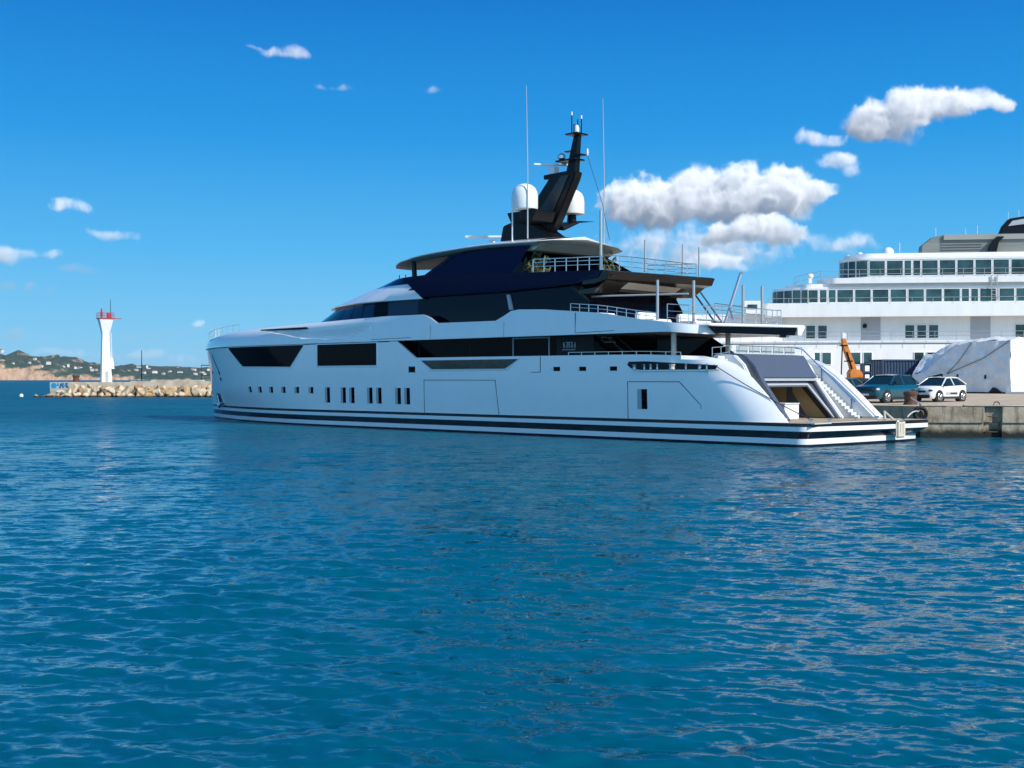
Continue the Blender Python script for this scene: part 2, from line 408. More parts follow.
big2 = scaled(slope_noise(T.vm('MULTIPLY', oc, (.9, .4, 1)), 1.0, 4), T.m('MULTIPLY', far, .55))
sl = T.vm('MULTIPLY', T.vm('ADD', T.vm('ADD', fine, mid), T.vm('ADD', T.vm('ADD', fine0, big), big2)), (.75, 1.0, 0))
T.put(b.inputs['Normal'], T.vm('NORMALIZE', T.vm('ADD', ge.outputs['Normal'], sl)))
T.put(b.inputs['Base Color'], T.mix(T.smooth(n3, .35, .65), (.000, .074, .124, 1), (.000, .098, .148, 1)))
me.materials.append(wm)
water = struct(link('water', me))

# ------------------------------------------------------------------ far hills and their houses
def hill_top(x):
    return lerp(x, [-5200, -2600, -1700, -1480, -1330, -1250, -1150, -1000, -870, -760, -640, -500, 0, 900, 4000],
                [88, 78, 72, 68, 60, 45, 41, 40, 36, 28, 33, 38, 46, 54, 40])
HX = np.concatenate([np.linspace(-5200, -1750, 30), np.arange(-1740, -440, 6.), np.linspace(-430, 4000, 90)])
HD = np.array([0, 4, 10, 18, 28, 40, 56, 76, 100, 130, 165, 205, 250, 300, 360, 430, 520, 640])
def hill_z(x, d):
    top = hill_top(x)
    cl = lerp(x, [-5200, -1500, -1350, -1240, -1180, -1100, -980, -880, -600, 0, 4000], [62, 60, 52, 36, 22, 18, 9, 9, 12, 11, 12])
    n = mnoise.fractal(Vector((x * .012, d * .012, 3.1)), .9, 2.1, 5)
    n2 = mnoise.fractal(Vector((x * .05, d * .05, 8.1)), .8, 2.1, 5)
    cliff = cl * (1 + .30 * n) * min(1, d / 26.) ** .7 + n2 * min(cl * .22, 9) * min(1, d / 15)
    up = (top - cl) * (1 - math.exp(-max(0, d - 30) / 200.)) * 1.05
    return max(-.5, cliff + up + n * top * .05 * min(1, d / 60) + n2 * 1.2 * min(1, d / 60)) if d > 0 else -.5
def shore(x):
    return 3000 + 60 * mnoise.fractal(Vector((x * .004, 1.7, .3)), .9, 2, 4) + lerp(x, [-5200, -1400, -1100, -800, -600, 4000], [-200, 0, 130, 260, 300, 500])
hb = MB()
hb.grid([[(x, shore(x) + d, hill_z(x, d)) for x in HX] for d in HD])
hm = bpy.data.materials.new('hill_scrub_and_rock'); hm.use_nodes = True; T = NT(hm.node_tree); b = hm.node_tree.nodes['Principled BSDF']
b.inputs['Roughness'].default_value = .95; b.inputs['Specular IOR Level'].default_value = .1
ge = T.n('ShaderNodeNewGeometry'); sn = T.n('ShaderNodeSeparateXYZ'); T.put(sn.inputs[0], ge.outputs['Normal'])
sp_ = T.n('ShaderNodeSeparateXYZ'); T.put(sp_.inputs[0], ge.outputs['Position'])
na = T.noise(ge.outputs['Position'], .022, 6, .65); nb = T.noise(T.vm('MULTIPLY', ge.outputs['Position'], (1, .6, .45)), .085, 6, .75)
slope = T.m('ADD', sn.outputs[2], T.m('MULTIPLY', T.m('SUBTRACT', na, .5), .9))
veg = T.smooth(slope, .72, .92)
vcol = T.mix(T.smooth(nb, .35, .65), (.018, .040, .030, 1), (.050, .085, .050, 1))
rcol = T.ramp(nb, [(.34, (.10, .085, .085)), (.47, (.42, .26, .15)), (.62, (.52, .36, .24)), (.75, (.60, .52, .42))])
T.put(b.inputs['Base Color'], T.mix(veg, rcol, vcol))
hills = struct(hb.build('hills', hm, smooth=True, split=180))

M['housew'] = mat('pale_render', (.72, .68, .60), .8, var=.06, vscale=.1)
M['tile'] = mat('terracotta', (.38, .20, .12), .85)
def make_house(w, d, h):
    m = MB(); m.box((0, 0, h / 2 - 2), (w, d, h + 4))
    ro = MB(); ro.prism([(-w / 2 - .6, h), (w / 2 + .6, h), (0, h + 2.2)], -d / 2 - .5, d / 2 + .5)
    return m, ro
protos = []
houses = []
hr = random.Random(11)
for i in range(50):
    for _ in range(40):
        x = hr.uniform(-1500, -700) if i < 38 else hr.uniform(-1290, -760); d = hr.choice([hr.uniform(60, 150), hr.uniform(110, 420)])
        y = shore(x) + d; z = hill_z(x, d)
        if z < 12 or abs(-400 - x * 1200 / y) < 14: continue
        if all((x - q[0]) ** 2 + (y - q[1]) ** 2 > 24 ** 2 for q in houses): break
    houses.append((x, y, z))
    sz_ = i % 4
    if len(protos) < 4:
        w, d_, h_ = [(8, 6, 3.6), (11, 7, 3.8), (6, 5, 4.2), (14, 8, 4.8)][sz_]
        t = thing('hillside_house', '', 'house', (x, y, z), hr.uniform(-.5, .5), 'pale houses on the far hill')
        mw, mr = make_house(w, d_, h_); mw.build('wall', M['housew'], t); mr.build('roof', M['tile'], t)
        protos.append(t)
    else:
        t = copy_tree(protos[sz_]); t.location = (x, y, z); t.rotation_euler.z = hr.uniform(-.5, .5)
    t['label'] = 'tiny pale house among the trees on the far green hill'
    t['group'] = 'pale houses on the far hill'

# ------------------------------------------------------------------ breakwater with rocks, light tower
M['conc'] = mat('weathered_concrete', (.52, .44, .33), .9, var=.22, vscale=.8, bump=.4, bscale=3)
M['rock'] = mat('armour_rock', (.50, .42, .31), .9, var=.35, vscale=1.1, bump=.5, bscale=3)
_t = NT(M['rock'].node_tree); _b = M['rock'].node_tree.nodes['Principled BSDF']; _src = _b.inputs['Base Color'].links[0].from_socket
_oi = _t.n('ShaderNodeObjectInfo'); _tint = _t.ramp(_oi.outputs['Random'], [(0, (.30, .26, .22)), (.3, (1.1, .86, .58)), (.6, (.85, .78, .70)), (1, (1.35, 1.3, 1.2))])
_mx = _t.vm('MULTIPLY', _src, _tint); _gp = _t.n('ShaderNodeNewGeometry'); _sp = _t.n('ShaderNodeSeparateXYZ'); _t.put(_sp.inputs[0], _gp.outputs['Position'])
_t.put(_b.inputs['Base Color'], _t.mix(_t.smooth(_t.m('ADD', _sp.outputs[2], _t.m('MULTIPLY', _t.noise(_gp.outputs['Position'], .9, 4, .6), .5)), .75, .35), _mx, (.02, .018, .014, 1)))
BY = 204.0
bw = MB()
bw.prism([(-78.6, -2), (-78.6, 1.35), (-78.6, 2.52), (0, 2.52), (0, -2)], BY, BY + 9)
bwo = tag(bw.build('breakwater', M['conc'], bevel=.08), 'long low concrete breakwater carrying the white light tower', 'breakwater')
cp = MB(); cp.box((-30, BY + 1.2, 2.62), (70, 2.0, .2)); cp.box((-57, BY + .7, 2.74), (9, .9, .34)); cp.box((-41, BY + .7, 2.72), (7, 1.1, .3))
cp.build('coping', M['conc'], bwo, bevel=.03)
gm = bpy.data.materials.new('graffiti_paint'); gm.use_nodes = True; T = NT(gm.node_tree); b = gm.node_tree.nodes['Principled BSDF']
b.inputs['Base Color'].default_value = (.40, .48, .50, 1); b.inputs['Roughness'].default_value = .8
gb = MB(); gb.box((-77.2, BY - .012, 1.94), (2.7, .03, 1.1)); gb.build('graffiti_panel', gm, bwo)
GB1 = mat('graffiti_blue', (.02, .26, .46), .7); GB2 = mat('graffiti_navy', (.05, .10, .18), .7)
gb = MB()
gb.prism([(-78.3, 1.6), (-77.9, 1.45), (-77.5, 1.6), (-77.35, 2.0), (-77.6, 2.35), (-78.1, 2.4), (-78.35, 2.1)], BY - .05, BY - .02)
gb.prism([(-77.0, 1.5), (-76.7, 1.5), (-76.6, 1.9), (-76.35, 1.5), (-76.1, 1.6), (-76.5, 2.35), (-76.8, 2.3)], BY - .05, BY - .02, mi=1)
gb.prism([(-75.9, 2.4), (-75.5, 2.4), (-75.6, 2.0), (-75.3, 1.6), (-75.7, 1.55), (-75.95, 1.8)], BY - .05, BY - .02, mi=1)
gb.prism([(-76.45, 2.4), (-76.1, 2.4), (-76.0, 1.75), (-76.3, 1.7)], BY - .056, BY - .026)
gb.prism([(-77.3, 1.8), (-77.0, 1.9), (-77.05, 2.4), (-77.3, 2.35)], BY - .056, BY - .026)
gb.build('graffiti_lettering', [GB1, GB2], bwo)
rr = random.Random(5); rock_me = []
for k in range(9):
    bm = bmesh.new()
    for j in range(15):
        d_ = Vector((rr.gauss(0, 1), rr.gauss(0, 1), rr.gauss(0, 1))).normalized(); bm.verts.new(d_ * rr.uniform(.78, 1.08))
    bmesh.ops.convex_hull(bm, input=bm.verts)
    bmesh.ops.bevel(bm, geom=bm.edges[:], offset=.05, segments=1, affect='EDGES')
    me = bpy.data.meshes.new('rock'); bm.to_mesh(me); bm.free(); me.materials.append(M['rock']); rock_me.append(me)
def rock(x, y, z, s):
    o = link('armour_rock', rr.choice(rock_me)); o.location = (x, y, z)
    o.scale = (s * rr.uniform(.8, 1.35), s * rr.uniform(.7, 1.1), s * rr.uniform(.65, 1.0))
    o.rotation_euler = (rr.uniform(0, 6), rr.uniform(0, 6), rr.uniform(0, 6))
    tag(o, 'angular armour rock heaped against the foot of the breakwater', 'rock', 'armour rocks of the breakwater')
x = -79.5
while x < -46:
    f_ = 0 if x > -72 else .25
    rock(x + rr.uniform(-.3, .3), BY - 3.6 + rr.uniform(-.4, .4), .05, rr.uniform(.75, 1.15) * (1 if x > -78.8 else .7))
    if x > -76.5: rock(x + rr.uniform(-.3, .3), BY - 2.2 + rr.uniform(-.3, .3), .8, rr.uniform(.8, 1.25))
    if x > -74: rock(x + rr.uniform(-.3, .3), BY - 1.0, 1.45 + rr.uniform(-.2, .15), rr.uniform(.55, 1.0))
    x += rr.uniform(.85, 1.35)

t = thing('light_tower', 'slender white light tower with a red railed top on the breakwater', 'lighthouse', (-70.55, BY + 4.2, 2.52), R(29))
def sq(w, z, ox=0): return [(-w + ox, -w, z), (w + ox, -w, z), (w + ox, w, z), (-w + ox, w, z)]
m = MB(); m.grid([sq(.86, 0, .12), sq(.74, 3.2, .05), sq(.64, 6.0), sq(.57, 8.3), sq(1.16, 10.95)], closed=True)
m.f.append((0, 3, 2, 1)); m.mi.append(0); m.f.append((16, 17, 18, 19)); m.mi.append(0)
M['tower'] = mat('tower_white', (.80, .80, .78), .6, var=.05, vscale=1.2)
m.build('tower_shaft', M['tower'], t, bevel=.04)
m = MB(); m.box((0, 0, 11.03), (2.6, 2.6, .15)); m.box((1.7, 0, 11.05), (2.0, .4, .12)); m.build('gallery', M['redp'], t)
m = MB()
for z in (11.55, 12.0): m.tube([(-1.25, -1.25, z), (1.25, -1.25, z), (1.25, 1.25, z), (-1.25, 1.25, z), (-1.25, -1.25, z)], .025, 4)
for x_, y_ in [(-1.25, -1.25), (0, -1.25), (1.25, -1.25), (1.25, 1.25), (0, 1.25), (-1.25, 1.25), (-1.25, 0), (1.25, 0)]: m.tube([(x_, y_, 11.1), (x_, y_, 12.0)], .03, 4)
m.build('gallery_railing', M['redp'], t)
m = MB(); m.lathe([(.20, 11.1), (.20, 12.1), (.14, 12.2), (.14, 12.6), (.04, 12.8)], (-.7, -.4, 0), 10); m.build('lantern', M['redp'], t)
m = MB(); m.box((.55, -.4, 11.55), (.75, .7, .85)); m.build('equipment_box', M['redp'], t, bevel=.04)
m = MB(); m.tube([(.95, .3, 11.1), (.9, .3, 14.4)], [.06, .035], 6); m.build('aerial', M['carbon'], t)
m = MB()
for dx_ in (-.22, .22): m.tube([(1.12, dx_, 3.0), (.92, dx_, 8.6)], .04, 4)
for k in range(16): m.tube([(1.12 - .0125 * k, -.22, 3.1 + k * .34), (1.12 - .0125 * k, .22, 3.1 + k * .34)], .025, 4)
for k in range(5): m.tube([(.6, 0, 3.5 + k * 1.1), (1.1 - .04 * k, 0, 3.5 + k * 1.1)], .04, 4)
m.build('ladder', M['tower'], t)
m = MB(); m.prism([(.75, 2.3), (1.45, 2.3), (1.2, 4.2), (.7, 4.2)], -.45, .45); m.build('ladder_guard', M['tower'], t)
m = MB(); m.box((.12, -.85, .95), (.5, .06, 1.8)); m.build('door', M['lgrey'], t)
t = MB().lathe([(.55, 0), (.52, .25), (.48, .8), (.62, .95), (.6, 1.15), (.2, 1.2)], (-74.9, BY + 2.2, 2.52), 14).build('mooring_bollard', M['rust'], smooth=True)
tag(t, 'rusty bollard at the seaward tip of the breakwater', 'bollard')
t = thing('lamp_post', 'thin grey pole standing alone on the breakwater right of the light tower', 'pole', (-63.2, BY + .8, 2.52))
MB().tube([(0, 0, 0), (0, 0, 5.4)], [.09, .06], 6).build('pole', M['carbon'], t); MB().box((0, 0, .06), (.4, .4, .12)).build('base', M['conc'], t)
t = thing('gate_frame', 'dark metal gate frame at the far end of the breakwater by the bow', 'gate', (-52.4, BY + 3, 2.52))
m = MB(); m.tube([(-1.2, 0, 0), (-1.2, 0, 2.9), (2.6, 0, 2.9), (2.6, 0, 0)], .09, 5); m.build('frame', M['carbon'], t)
m = MB(); m.tube([(-1.2, 0, 1.2), (2.6, 0, 1.2)], .05, 4); m.build('cross_bar', M['carbon'], t)
t = MB().lathe([(.1, -.1), (.32, .05), (.34, .3), (.2, .5), (.05, .58)], (0, 0, 0), 12).build('buoy', M['tower'], smooth=True)
t.location = (-83, 203, 0); tag(t, 'small white buoy floating off the tip of the breakwater', 'buoy')

# ================================================================== the motor yacht (local axes: x forward, y to port = towards the camera, z up from the water)
YO = (16.313, 56.665, 0); YA = R(136.1077)
Y_ = thing('motor_yacht', 'long white motor yacht with black hull stripes, dark glass decks and a black raked mast', 'yacht', YO, YA)
def blunt(s, s0, e, p, B):
    if s <= s0: return B
    t_ = min(1, (s - s0) / (e - s0)); return B * (1 - t_ ** p)
ZL = [-.7, 0, 1.07, 2.3, 5.35]
def hullb(s, z):
    s0 = lerp(z, ZL, [33, 34, 35, 37.5, 40]); e = lerp(z, ZL, [55.2, 55.35, 55.5, 55.75, 56.3])
    p = lerp(z, ZL, [1.9, 2.0, 2.05, 2.2, 2.45]); B = lerp(z, ZL, [4.5, 4.72, 4.76, 4.8, 4.82])
    return blunt(s, s0, e, p, B)
def hulle(z): return lerp(z, ZL, [55.2, 55.35, 55.5, 55.75, 56.3])
# lower hull with stripes, runs aft to the swim platform edge (slightly skew, as seen)
LV = [(-.7, 0), (.02, 0), (.12, 1), (.37, 1), (.371, 0), (.70, 0), (.701, 1), (.91, 1), (.911, 0), (1.07, 0)]
def low_off(z): return .05 if z > .39 else -.02
def low_plan(z):
    e = hulle(z); o = low_off(z); pts = []
    inset = 0. if z > .39 else .55
    # aft edge, near corner then along the side to the stem
    for k in range(7):
        th = R(90 * k / 6); r = .5
        pts.append((-.15 + inset * .3 + r - r * math.cos(th), 4.72 + o - r + r * math.sin(th)))
    ss = list(np.arange(1, 33, 2.)) + list(33 + (e - 33) * (1 - (1 - np.linspace(0, 1, 44)) ** 1.6))
    for s_ in ss:
        pts.append((s_, hullb(s_, z) + o * min(1, max(0, (e - s_) / 1.0))))
    far = [(x_ if x_ > 1 else x_ - 1.3 + inset * .8, -y_) for x_, y_ in pts[:-1]]
    aft = [(lerp(k, [0, 6], [-.15 + inset * .3, -1.45 + inset * 1.1]) - .12 * math.sin(math.pi * k / 6), lerp(k, [0, 6], [4.2, -4.2])) for k in range(1, 6)]
    return pts + far[::-1] + aft[::-1]
rows = []
for z, mi in LV: rows.append([(x_, y_, z) for x_, y_ in low_plan(z)])
m = MB()
for i in range(len(rows) - 1):
    m.grid([rows[i], rows[i + 1]], 1 if LV[i][1] and LV[i + 1][1] else 0, closed=True)
m.f.append(tuple(range(len(m.v) - len(rows[0]), len(m.v)))); m.mi.append(2)
hull_low = m.build('striped_lower_hull', [M['stripe'], M['gel'], M['teak']], Y_, smooth=True, split=30)

# upper hull shell
def hull_top(s):
    return lerp(s, [1.2, 2.2, 3.2, 4.0, 4.7, 6.0, 9, 12, 25.95, 27.62, 40, 56.3], [1.07, 2.3, 3.25, 3.75, 4.02, 4.16, 4.27, 4.28, 4.31, 5.33, 5.33, 5.36])
def wing_edge(z):   # aftmost s of the port wing at a height
    return lerp(z, [1.07, 2.2, 3.2, 3.75, 4.02, 4.3], [1.25, 2.25, 3.25, 4.05, 4.8, 7])
sst = list(np.arange(6, 25.9, .7)) + [25.95, 26.2, 26.5, 26.9, 27.3, 27.62] + list(np.arange(28, 40, .7)) + list(40 + 16.3 * (1 - (1 - np.linspace(0, 1, 40)) ** 1.5))
def hull_side(sgn):
    m = MB(); cols = []
    fr = [0, .06, .16, .28, .4, .52, .64, .76, .86, .94, 1]
    aft = []
    for k in range(10):   # rounded wing
        th = R(90 * (1 - k / 9.)); col = []
        for f_ in fr:
            z = 1.07 + f_ * (4.16 - 1.07)
            z = min(z, 4.16); se = wing_edge(z); w_ = 6.0 - se
            s_ = 6.0 - w_ * math.sin(th) ** .9; r_ = min(1.6, w_)
            xx = max(0, 1 - (s_ - se) / (r_ + .6)); yy = 4.8 - .62 * xx ** 2.2
            col.append((s_, sgn * yy, z))
        aft.append(col)
    cols = aft
    for s_ in sst[1:]:
        col = []; top = hull_top(s_)
        for f_ in fr:
            z = 1.07 + f_ * (top - 1.07)
            sm = s_ if s_ < 40 else 40 + (s_ - 40) / 16.3 * (hulle(z) - 40)
            col.append((sm, sgn * hullb(sm, z), z))
        cols.append(col)
    m.grid(cols)
    # inner bulwark skin + cap (aft of the raised forward part)
    inn = [[(x_ + .02, y_ - sgn * .16, z) for x_, y_, z in c] for c in cols if c[0][0] < 28]
    m.grid(inn)
    m.grid([[c[-1] for c in cols if c[0][0] < 28], [c[-1] for c in inn]])
    m.grid([cols[0], inn[0]])
    return m
mh = hull_side(1); m2 = hull_side(-1); mh.add(m2.v, m2.f)
hull = mh.build('hull', M['gel'], Y_, smooth=True, split=28)

def panel(poly, name, mats, parent, off=.014, surf=hullb, step=.12, sgn=1, thick=.0):
    """a panel lying on the curved side: poly in (s, z)"""
    bm = bmesh.new(); vs = [bm.verts.new((p[0], 0, p[1])) for p in poly]; bm.faces.new(vs)
    lo, hi = min(p[0] for p in poly), max(p[0] for p in poly)
    x = lo + step
    while x < hi - .02:
        bmesh.ops.bisect_plane(bm, geom=bm.verts[:] + bm.edges[:] + bm.faces[:], plane_co=(x, 0, 0), plane_no=(1, 0, 0)); x += step
    zl, zh = min(p[1] for p in poly), max(p[1] for p in poly)
    if zh - zl > .8:
        x = zl + .4
        while x < zh - .05:
            bmesh.ops.bisect_plane(bm, geom=bm.verts[:] + bm.edges[:] + bm.faces[:], plane_co=(0, 0, x), plane_no=(0, 0, 1)); x += .4
    r = bmesh.ops.extrude_face_region(bm, geom=bm.faces[:])
    ex = [g for g in r['geom'] if isinstance(g, bmesh.types.BMVert)]; exs = set(ex)
    for v in bm.verts:
        b_ = surf(v.co.x, v.co.z)
        v.co.y = sgn * (b_ + (off if v in exs else -.05))
    bmesh.ops.recalc_face_normals(bm, faces=bm.faces)
    me = bpy.data.meshes.new(name); bm.to_mesh(me); bm.free(); me.materials.append(mats)
    return link(name, me, parent)
def rect(s0, s1, z0, z1): return [(s0, z0), (s1, z0), (s1, z1), (s0, z1)]
def frame(poly, w, name, mt, parent, off, surf=hullb):
    """bevelled surround of an opening"""
    cx_ = sum(p[0] for p in poly) / len(poly); cz_ = sum(p[1] for p in poly) / len(poly)
    n = len(poly); m = MB()
    outer = []
    for p in poly:
        dxp, dzp = p[0] - cx_, p[1] - cz_
        outer.append((p[0] + math.copysign(w, dxp), p[1] + math.copysign(w, dzp)))
    for i in range(n):
        a_, b_, c_, d_ = poly[i], poly[(i + 1) % n], outer[(i + 1) % n], outer[i]
        k = max(1, int(abs(b_[0] - a_[0]) / .4)); rows = []
        for j in range(k + 1):
            t_ = j / k; p0 = (a_[0] + (b_[0] - a_[0]) * t_, a_[1] + (b_[1] - a_[1]) * t_); p1 = (d_[0] + (c_[0] - d_[0]) * t_, d_[1] + (c_[1] - d_[1]) * t_)
            rows.append([(p0[0], surf(*p0) - .03, p0[1]), (p0[0], surf(*p0) + off, p0[1]), (p1[0], surf(*p1) + .004, p1[1])])
        m.grid(rows)
    return m.build(name, mt, parent)
# bow windows
M['reveal'] = mat('slot_reveal_grey', (.36, .41, .39), .5)
w1 = [(38.45, 3.86), (44.65, 3.93), (46.9, 5.29), (36.95, 5.29)]
w2 = rect(29.52, 35.5, 3.90, 5.26)
for w_ in (w1, w2):
    o = panel(w_, 'hull_window', M['bglass'], hull); frame(w_, .13, 'window_surround', M['gel'], hull, .035)
for s_ in (36.22, 37.77, 39.32, 40.87, 42.42, 43.95):
    panel(rect(s_ - .26, s_ + .26, 2.12, 2.53), 'porthole', M['bglass'], hull); panel(rect(s_ + .02, s_ + .26, 2.12, 2.53), 'porthole_reveal', M['reveal'], hull, .018); frame(rect(s_ - .26, s_ + .26, 2.12, 2.53), .05, 'porthole_surround', M['gel2'], hull, .012)
for s_ in (34.45, 32.82, 31.96, 30.19, 29.33, 27.53, 26.70):
    panel(rect(s_ - .23, s_ + .06, 1.54, 2.52), 'hull_slot_window', M['bglass'], hull); panel(rect(s_ + .05, s_ + .27, 1.54, 2.52), 'slot_reveal', M['reveal'], hull, .018)
panel(rect(25.97, 26.55, 3.47, 3.78), 'fairlead', M['bglass'], hull); frame(rect(25.97, 26.55, 3.47, 3.78), .05, 'fairlead_rim', M['steel'], hull, .012)
for s_ in (14.75, 12.95, 10.9):
    panel(rect(s_ - .25, s_ + .2, 3.47, 3.69), 'fairlead', M['bglass'], hull); panel([(s_ + .2, 3.47), (s_ + .42, 3.55), (s_ + .42, 3.64), (s_ + .2, 3.69)], 'fairlead_rim', M['steel'], hull, .012)
def seam(pts, name='shell_door_seam', w=.028):
    for i in range(len(pts) - 1):
        (a0, a1), (b0, b1) = pts[i], pts[i + 1]; L = math.hypot(b0 - a0, b1 - a1); nx_, nz_ = -(b1 - a1) / L * w / 2, (b0 - a0) / L * w / 2
        yield [(a0 + nx_, a1 + nz_), (b0 + nx_, b1 + nz_), (b0 - nx_, b1 - nz_), (a0 - nx_, a1 - nz_)]
M['seam'] = mat('seam_gap', (.05, .055, .065), .6)
def seams(pts, name):
    m = MB()
    for q in seam(pts):
        vs = [(p[0], hullb(*p) + .022, p[1]) for p in q] + [(p[0], hullb(*p) - .02, p[1]) for p in q]
        m.add(vs, [(0, 1, 2, 3), (0, 4, 5, 1), (1, 5, 6, 2), (2, 6, 7, 3), (3, 7, 4, 0)])
    return m.build(name, M['seam'], hull)
seams([(9.97, 1.08), (9.97, 2.92), (6.8, 2.92), (5.55, 1.8), (5.5, 1.08)], 'shell_door_seam')
seams([(25.2, 1.08), (25.2, 2.99), (19.3, 2.99), (19.05, 1.08)], 'shell_door_seam')
seams([(15.9, 4.26), (15.9, 3.42), (16.6, 3.42)], 'boarding_gate_seam')
panel(rect(8.76, 9.15, 1.56, 2.55), 'door_window', M['bglass'], hull); panel(rect(9.10, 9.36, 1.56, 2.55), 'slot_reveal', M['reveal'], hull, .018)
# bulwark glass cut-out amidships
cut = [(18.5, 3.62), (24.5, 3.62), (25.45, 4.14), (17.45, 4.14)]
panel(cut, 'bulwark_glass', mat('bulwark_glass_painted_reflection', (.012, .018, .013), .06, spec=.4, var=.95, vscale=2.2), hull); frame(cut, .12, 'bulwark_glass_surround', M['gel'], hull, .04)  # greenish mottled reflection painted into the glass colour
# mooring slot with its gear
slot = [(4.75, 3.50), (9.2, 3.50), (9.75, 3.58), (10.0, 3.75), (9.9, 3.92), (8.9, 3.93), (4.6, 3.70)]
panel(slot, 'mooring_slot', M['dark'], hull, .004)
panel([(4.5, 3.44), (9.3, 3.44), (9.3, 3.50), (4.5, 3.50)], 'mooring_slot_rim', M['steel'], hull, .06)
for s_, w_ in ((9.5, .25), (8.9, .12), (8.5, .16), (8.1, .14), (7.2, .34), (6.4, .1), (5.6, .2), (5.2, .1)):
    mm = MB(); mm.lathe([(w_ * .5, 0), (w_ * .42, .12), (w_ * .55, .26)], (s_, 4.83, 3.52), 10); mm.build('mooring_roller', M['steel' if s_ != 7.2 else 'beige'], hull)
# anchor and bow marks
anc = [(53.0, 1.15), (51.0, 1.15), (51.2, 1.95), (52.7, 1.95)]
panel(anc, 'anchor_pocket', M['carbon'], hull, .02)
mm = MB(); mm.tube([(51.9, hullb(51.9, 1.8) + .1, 1.85), (51.6, hullb(51.6, 1.1) + .18, 1.05)], [.06, .1], 8)
mm.tube([(50.7, hullb(50.7, 1.2) + .2, 1.3), (51.5, hullb(51.5, 1.1) + .25, .98), (52.3, hullb(52.3, 1.2) + .2, 1.3)], [.05, .14, .05], 8); mm.build('anchor', M['steel'], hull, smooth=True)
panel([(51.2, 4.85), (51.4, 4.85), (50.0, 3.6), (49.85, 3.6)], 'bow_recess_line', M['seam'], hull, .02)
for s_, z_ in ((49.9, 3.5), (52.6, 3.55), (49.8, 3.05)): panel(rect(s_ - .16, s_ + .16, z_ - .13, z_ + .12), 'hawse_hole', M['dark'], hull, .02)

# upper bulwark band: forward shell and the curved edge of the upper deck
def band_top(s):
    return lerp(s, [5.8, 9.2, 11.8, 15.7, 17.94, 19.2, 24.2, 25.0, 29, 34.3, 39, 42.6, 46, 50, 53.5, 55.6, 56.5], [5.62, 6.03, 6.44, 6.77, 6.85, 6.28, 6.31, 6.85, 6.88, 6.77, 6.66, 6.55, 6.42, 6.28, 6.14, 6.0, 5.86])
def scoop(s, z):
    if not 30.2 < s < 41.5: return 0
    c = lerp(s, [30.2, 31.2, 32.7, 37.5, 41.5], [6.42, 5.95, 5.62, 5.76, 6.30])
    d_ = z - c; top = 6.45 - c
    if d_ < 0 or top < .05: return 0
    return .22 * min(1, d_ / .05) * max(0, 1 - d_ / top) * min(1, top / .4)
AFT_R = 1.6
def deck_path(s_aft=5.8, B=4.86, r=AFT_R, e=56.45, s0=40, p=2.45, far=True, n=60, lean=0., skew=0.):
    pts = []
    for k in range(9):
        th = R(90 * k / 8); pts.append((s_aft + r - r * math.cos(th), B - r + r * math.sin(th)))
    pts += [(s_, B) for s_ in np.arange(s_aft + r + .5, s0, .6)]
    pts += [(s_, blunt(s_, s0, e, p, B)) for s_ in s0 + (e - s0) * (1 - (1 - np.linspace(0, 1, n)) ** 1.6)]
    return pts
path = deck_path(); m = MB(); cols = []
def band_col(x, y, i):
    zt = band_top(x); zb = lerp(x, [5.8, 7.5, 12], [5.22, 5.36, 5.36]); col = []
    fr = [0, .06, .12, .18, .24, .30, .36, .42, .48, .54, .60, .68, .78, .88, .96, 1]
    k = lerp(x, [10, 30, 52, 56.4], [.04, .10, .28, .12])
    L = max(.001, math.hypot(x - 40, y)); 
    for f_ in fr:
        z = zb + f_ * (zt - zb); ins = k * f_ ** 1.6 + (.25 * f_ ** 5 * lerp(x, [26, 36], [0, 1])) + scoop(x, z)
        xi = x - ins * lerp(x, [50, 56.4], [0, 1]); yi = max(0, y - ins * (1 if x < 54 else lerp(x, [54, 56.4], [1, .2])))
        col.append((xi, yi, z))
    return col
for i, (x, y) in enumerate(path): cols.append(band_col(x, y, i))
for sg in (1, -1):
    cc_ = [[(p[0], sg * p[1], p[2]) for p in c] for c in cols]
    inn = [[(max(p[0], 6.1), sg * max(0, abs(p[1]) - .16), p[2]) for p in c] for c in cc_]
    m.grid(cc_); m.grid(inn); m.grid([[c[-1] for c in cc_], [c[-1] for c in inn]]); m.grid([[c[0] for c in cc_], [c[0] for c in inn]])
band = m.build('upper_bulwark', M['gel'], Y_, smooth=True, split=28)
bandsurf = lambda s_, z: blunt(s_, 40, 56.45, 2.45, 4.86) - .03 - lerp(s_, [26, 36], [0, .1]) * max(0, (z - 5.36) / 1.4)
panel([(37.5, 6.32), (42.0, 6.36), (42.0, 6.44), (36.8, 6.46), (36.6, 6.36)], 'bulwark_slot', M['dark'], band, .03, bandsurf)
panel([(26.3, 5.50), (30.0, 5.46), (30.0, 5.49), (26.3, 5.53)], 'bulwark_vent_line', M['seam'], band, .01, lambda s_, z: 4.85)
for s_ in (24.6, 18.6): panel(rect(s_ - .012, s_ + .012, 5.38, 6.2), 'bulwark_joint', M['seam'], band, .002, lambda s_, z: 4.86 - .04 * (max(0, z - 5.36) / .9) ** 1.6)
for pts_ in ([(13.4, 5.45), (13.4, 6.5)], [(13.4, 5.45), (10.8, 5.5)]):
    for q in seam(pts_): panel(q, 'bulwark_locker_seam', M['seam'], band, .004, lambda s_, z: 4.86)
# dark shadow line under the bulwark at the bow
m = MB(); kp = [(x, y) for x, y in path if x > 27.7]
m.grid([[(x - .02, max(0, y - .03), 5.30) for x, y in kp], [(x + .01, y + .004, 5.345) for x, y in kp], [(x - .03, max(0, y - .1), 5.36) for x, y in kp]]); m.build('knuckle_line', M['stripe'], band)
